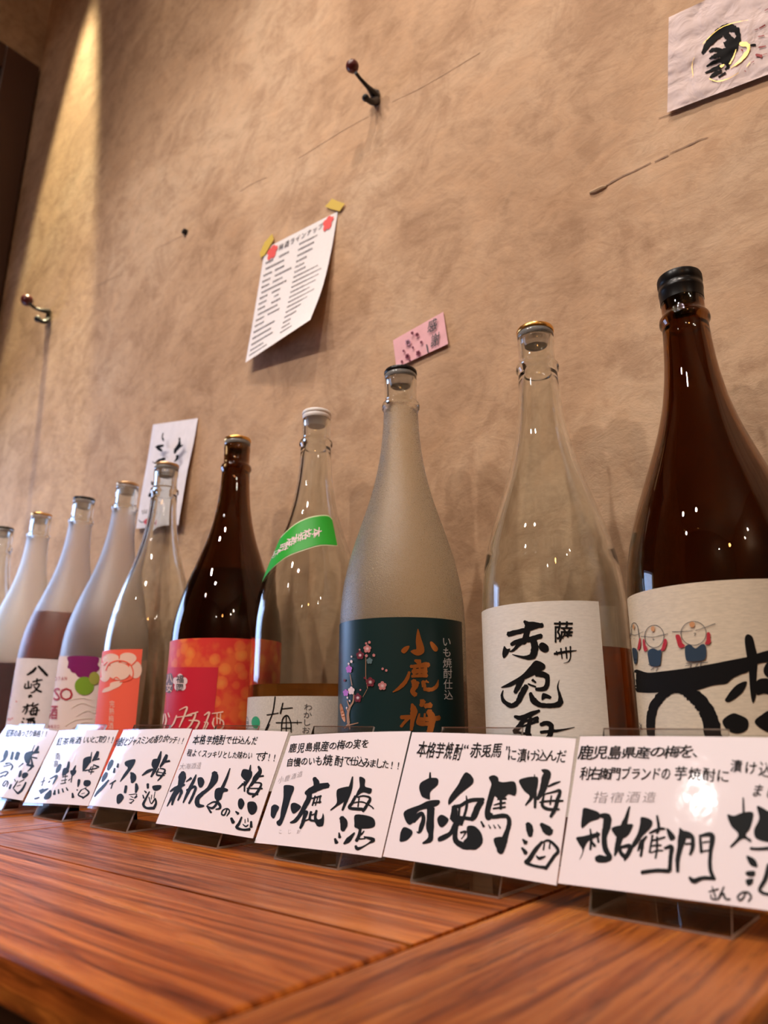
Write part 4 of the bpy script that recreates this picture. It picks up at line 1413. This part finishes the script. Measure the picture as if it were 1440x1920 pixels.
# ================================================================== papers on the wall
class Sheet:
    """paper on the wall given by photographed edges and its own standoff; writing uses u,v in 0..1"""
    def __init__(s, L, R, dep):
        s.L, s.R, s.dep = crom(L, 8), crom(R, 8), dep

    def at(s, a, v):
        f = v * (len(a) - 1)
        i = min(max(int(f), 0), len(a) - 2)
        t = f - i
        return (a[i][0] + (a[i + 1][0] - a[i][0]) * t, a[i][1] + (a[i + 1][1] - a[i][1]) * t)

    def hit(s, u, v, e=0.0):
        l, r = s.at(s.L, v), s.at(s.R, v)
        x, y = l[0] + (r[0] - l[0]) * u, l[1] + (r[1] - l[1]) * u
        return wall_pt(x, y, s.dep(u, v) + e)

    def mesh(s, name, m, parent=None, n=24, th=.0004):
        bm = bmesh.new()
        G = [[[bm.verts.new(s.hit(i / n, j / n, -e)) for i in range(n + 1)] for j in range(n + 1)] for e in (0.0, th)]
        for g in G:
            for j in range(n):
                for i in range(n):
                    bm.faces.new((g[j][i], g[j + 1][i], g[j + 1][i + 1], g[j][i + 1]))
        for i in range(n):
            for a, b_ in (((0, i), (0, i + 1)), ((n, i), (n, i + 1)), ((i, 0), (i + 1, 0)), ((i, n), (i + 1, n))):
                bm.faces.new((G[0][a[0]][a[1]], G[0][b_[0]][b_[1]], G[1][b_[0]][b_[1]], G[1][a[0]][a[1]]))
        bmesh.ops.recalc_face_normals(bm, faces=bm.faces)
        return obj(name, bm, m, parent, True)


# ---- the taped menu
sh = Sheet([(497, 466), (485, 537), (473, 609), (460, 680)], [(633.5, 396), (621, 470), (604, 540), (581.6, 599.6)], lambda u, v: .0012 + v * v * (.012 + .022 * u) + .004 * u * v * (1 - v))
t = thing('menu_sheet', 'curling white printed menu sheet held by yellow tape on the plaster wall', 'poster', wall_pt(545, 500))
ms = sh.mesh('sheet', M_POSTER, t)
M_PRINT = mat('grey_print_ink', (0.16, 0.14, 0.15), 0.7)


def uvink(s, e=.0006, rough=0.0):
    return Ink(s, e, 0, 0, 1.0, None, rough)


k = uvink(sh)
k.line('梅酒ラインナップ', .235, .085, .775, .080, .066, .068, 0, .03, 0)
rowsL = [(.05, .37), (.13, .44), (.05, .17), (.05, .38)]
random.seed(11)
for r in range(17):
    v = .165 + r * .048
    parts = [(.045, .15), (random.uniform(.20, .26), random.uniform(.30, .42))] if r % 4 != 1 else [(.06, random.uniform(.30, .40))]
    if r > 10:
        parts = [(.045, random.uniform(.16, .36))]
    for a, b_ in parts:
        x = a
        while x < b_:
            wd = random.uniform(.012, .026)
            k.poly([(x, v - .0065), (x + wd, v - .0065), (x + wd, v + .0065), (x, v + .0065)], False)
            x += wd + .006
for r in range(18):
    v = .145 + r * .044
    b_ = random.uniform(.62, .92) if r < 13 else random.uniform(.58, .72)
    x = .50
    while x < b_:
        wd = random.uniform(.010, .024)
        hh = .0065 if x < .7 else .004
        k.poly([(x, v - hh), (x + wd, v - hh), (x + wd, v + hh), (x, v + hh)], False)
        x += wd + .007
k.build('print', M_PRINT, ms)
for u_, v_ in ((.115, .085), (.880, .078)):
    k = uvink(sh, .0008)
    k.flower(u_, v_, .075, 1, -pi / 2)
    k.build('red_plum_flower', M_PLUMRED, ms)
for poly in ([(357, 720), (405, 610), (480, 525), (497, 580), (450, 660), (408, 735), (368, 765)], [(1008, 250), (1045, 215), (1080, 172), (1140, 200), (1208, 222), (1155, 300), (1100, 285), (1050, 268)]):
    k = Ink(WALLP, .0030, 420, 340, 5.335, 4)
    k.poly(poly, False)
    o = k.build('tape', M_TAPE, t)
    o.modifiers.new('thickness', 'SOLIDIFY').thickness = .0004

# ---- pink thank-you card
sh = Sheet([(737, 638), (743, 689.5)], [(831, 584.6), (840, 645)], lambda u, v: .0016 + .002 * v)
t = thing('pink_card', 'small pink card with dark blossoms stuck on the wall above the black-capped frosted bottle', 'card', wall_pt(790, 640))
pc = sh.mesh('card_face', M_PINK, t, 8)
PP = Plane((0, YW - .0046, 0), (0, -1, 0))
k = Ink(PP, 0, 720, 570, 10.286)
k.char('感', 930, 415, 185, -70, 20, -250, .012)
k.char('謝', 985, 690, 175, -70, 20, -270, .008)
k.strokes("820 780 22, 835 850 26, 850 940 22")
k.build('lettering', M_GREYINK, pc)
k = Ink(PP, 0, 720, 570, 10.286)
for x, y, r in ((545, 560, 36), (638, 592, 46), (720, 738, 34), (555, 838, 28), (378, 905, 30), (452, 1010, 58), (660, 948, 58), (345, 1112, 32), (498, 1092, 28)):
    k.flower(x, y, r, .85)
k.build('blossoms', mat('dusky_rose_print', (0.30, 0.07, 0.11), 0.7), pc)
k = Ink(PP, 0, 720, 570, 10.286)
k.flower(462, 740, 66, .9)
k.build('blossom', mat('mauve_print', (0.50, 0.25, 0.33), 0.7), pc)

# ---- hanging white strip behind the bottles
sh = Sheet([(287, 796), (276, 865), (264, 930), (255, 991)], [(371, 784), (363, 830), (352, 880), (343, 932), (334, 985)], lambda u, v: .0015 + .006 * v + .005 * u * v)
t = thing('paper_strip', 'narrow white paper with black brush marks on the wall behind the tan-capped bottles', 'note', wall_pt(310, 890))
ps = sh.mesh('sheet', M_STRIP, t, 12)
SP = Plane((0, YW - .0135, 0), (0, -1, 0))
k = Ink(SP, 0, 250, 770, 8.35, rough=.2)
k.strokes("""465 350 16, 455 420 24, 475 470 26; 350 572 24, 400 560 50, 470 545 34; 370 590 26, 420 610 50, 450 640 20; 340 825 20, 400 780 40, 495 752 44; 300 800 10,345 830 20;
290 1110 26, 300 1160 36; 270 1290 40, 255 1340 54; 330 1270 14,290 1300 20""")
k.build('brush_marks', M_INKM, ps)
k = Ink(SP, 0, 250, 770, 8.35, rough=.2)
k.strokes("""722 425 24, 722 500 40, 700 570 60, 660 620 54, 650 670 30; 770 540 24, 720 570 40; 690 700 46, 685 750 40, 640 800 16""")
k.build('brush_marks', M_INKM, ps)
k = Ink(SP, 0, 250, 770, 8.35, rough=.2)
k.strokes("""140 1560 14, 150 1620 12; 175 1550 12, 178 1610 12; 212 1550 12,205 1610 12; 85 1710 12, 120 1745 14, 180 1740 10""")
k.build('pen_marks', M_INKM, ps)
k = Ink(SP, 0, 250, 770, 8.35)
k.strokes("P160 1730,215 1690,200 1780,175 1770")
k.build('red_mark', M_RED, ps)

# ---- crumpled washi with ink and gold, upper right
sh = Sheet([(1254, 32.5), (1252.5, 100), (1252.5, 150), (1251, 211)], [(1545, -104), (1545, 0), (1545, 100)],
           lambda u, v: .0022 + .0022 * noise.noise((u * 5, v * 5, 3)) + .0012 * noise.noise((u * 13, v * 12, 7)) + .002)
t = thing('ink_painting', 'crumpled washi sheet with black brush swirl and gold flecks, upper right of wall', 'painting', wall_pt(1400, 50))
wm = paper('crumpled_washi', (0.70, 0.56, 0.53), 0.9, 0, 0.05, (1, 1, 1), 25)
wn = N(wm)
wb = wn.new('ShaderNodeBump', Strength=0.6, Distance=0.006)
wn.link(wn.noise(wn.coords((1, 1, 1)), 48, 3, 0.5, 0.6), wb.inputs['Height'])
wn.link(wb.outputs[0], wn.b.inputs['Normal'])
wp = sh.mesh('sheet', wm, t, 48)


class Draped:
    def hit(s, x, y, e=0.0):
        u = (x - 1253) / 292
        a, b_ = 32.5 - 136.5 * u, 211 - 111 * u
        return wall_pt(x, y, sh.dep(min(max(u, 0), 1), min(max((y - a) / (b_ - a), 0), 1)) + e)


WP = Draped()
k = Ink(WP, .0006, 1080, 0, 4.0, 3, .25)
k.strokes("""948 400 20, 985 335 44, 1030 285 58, 1085 240 70, 1140 210 66, 1195 215 50; 1200 215 44, 1218 270 34, 1200 320 60, 1165 370 84, 1120 420 84, 1105 465 60; 1120 260 40, 1160 300 60, 1130 340 60; 1000 385 18, 1040 370 30, 1090 385 40;
1075 410 40, 1030 425 26, 1000 440 10; 1090 450 30, 1030 470 28, 980 498 12; 1130 460 40, 1140 500 24, 1120 520 14; 1085 495 30, 1030 520 26, 970 545 10; 1090 530 22, 1040 555 30, 1005 580 10; 1120 545 16, 1070 575 16; 1150 430 30, 1150 480 16; 1310 338 16, 1345 335 20; 1060 600 4,1020 608 6""")
k.build('ink_swirl', M_INKM, wp)
k = Ink(WP, .0010, 1080, 0, 4.0, 3, .3)
k.strokes("""1230 330 24, 1265 330 36, 1290 345 24; 1300 330 10, 1290 380 22, 1250 440 18, 1190 490 12; 1200 370 6, 1180 430 8, 1150 480 10; 1270 390 8, 1230 450 8, 1160 510 6; 1000 590 6, 1060 610 6, 1140 590 5, 1220 545 4; 1280 500 3, 1305 465 4; 885 430 3, 870 490 4, 878 575 3; 950 330 3,1060 225 4, 1170 175 4, 1290 150 2; 1085 500 20,1110 485 12""")
k.build('gold_flecks', M_GOLDLEAF, wp)
k = Ink(WP, .0010, 1080, 0, 4.0, 3, .3)
k.strokes("""1375 212 8, 1418 188 12; 1340 225 5,1365 217 6; 1365 275 5,1410 266 9; 1370 355 10,1422 345 8; 1350 410 20, 1392 420 24; 1240 372 12,1250 380 12; 1415 80 4,1440 65 8; 1315 470 4,1335 458 5; 1260 530 4,1275 535 5; 1400 410 4,1435 400 4; 1460 300 10,1500 280 10; 1470 380 16,1500 390 12""")
k.build('red_flecks', mat('dark_red_fleck', (0.30, 0.03, 0.03), 0.7), wp)

# ================================================================== wall hooks
def hook(label, ox, oy, scl, plate, arm, ball, low, lball, dp, u):
    c = [sum(q[i] for q in plate) / len(plate) for i in (0, 1)]
    t = thing('coat_hook', label, 'hook', wall_pt(ox + c[0] / scl, oy + c[1] / scl), 'iron hooks on the plaster wall')
    P = lambda q, d: wall_pt(ox + q[0] / scl, oy + q[1] / scl, d)
    bm = bmesh.new()
    pv = crom(plate, 4, True)
    A = [bm.verts.new(P(q, -.0008)) for q in pv]
    ctr = Vector(P(c, 0.0))
    Bv = []
    for q in pv:
        p_ = P(q, .0055)
        Bv.append(bm.verts.new(p_ + (Vector((ctr.x, p_.y, ctr.z)) - p_) * .22))
    for i in range(len(pv)):
        bm.faces.new((A[i], A[(i + 1) % len(pv)], Bv[(i + 1) % len(pv)], Bv[i]))
    bm.faces.new(Bv)
    bm.faces.new(A[::-1])
    bmesh.ops.recalc_face_normals(bm, faces=bm.faces)
    obj('wall_plate', bm, M_IRON, t, True)
    bm = bmesh.new()
    a = crom([(q[0], q[1], d, r) for q, d, r in arm], 6)
    tube(bm, [P(q, q[2] * dp) for q in a], [q[3] * u for q in a])
    am = obj('upper_arm', bm, M_IRON, t, True)
    bm = bmesh.new()
    bmesh.ops.create_uvsphere(bm, u_segments=20, v_segments=12, radius=ball[2] * u)
    bmesh.ops.translate(bm, verts=bm.verts, vec=P(ball, arm[-1][1] * dp))
    obj('knob', bm, M_KNOB, am, True, 'dark red ball')
    bm = bmesh.new()
    a = crom([(q[0], q[1], d, r) for q, d, r in low], 6)
    tube(bm, [P(q, q[2] * dp) for q in a], [q[3] * u for q in a])
    bmesh.ops.create_uvsphere(bm, u_segments=16, v_segments=10, radius=lball[2] * u, matrix=Matrix.Translation(P(lball, low[-1][1] * dp)))
    obj('lower_hook', bm, M_IRON, t, True)


hook('black iron hook with dark red ball, high on the wall above the taped menu', 620, 80, 8.0,
     [(640, 700), (690, 690), (735, 720), (735, 800), (715, 880), (670, 960), (625, 900), (615, 800)],
     [((668, 810), .08, 72), ((640, 765), .2, 58), ((580, 690), .4, 36), ((520, 625), .6, 28), ((440, 535), .8, 24), ((375, 450), 1.0, 24)], (325, 355, 88),
     [((672, 870), .08, 66), ((620, 885), .3, 46), ((570, 865), .45, 38), ((530, 835), .55, 38)], (525, 828, 50), .048, .0000944)
hook('farther black iron hook with dark red ball, near the left wall', 0, 530, 10.286,
     [(905, 525), (940, 510), (975, 530), (980, 600), (965, 700), (930, 750), (890, 720), (890, 620)],
     [((935, 560), .10, 36), ((880, 548), .3, 28), ((800, 535), .5, 22), ((680, 490), .72, 19), ((575, 410), 1.0, 19)], (520, 340, 70),
     [((930, 700), .10, 36), ((890, 748), .3, 28), ((820, 752), .45, 24), ((740, 715), .6, 26)], (725, 700, 38), .05, .000170)
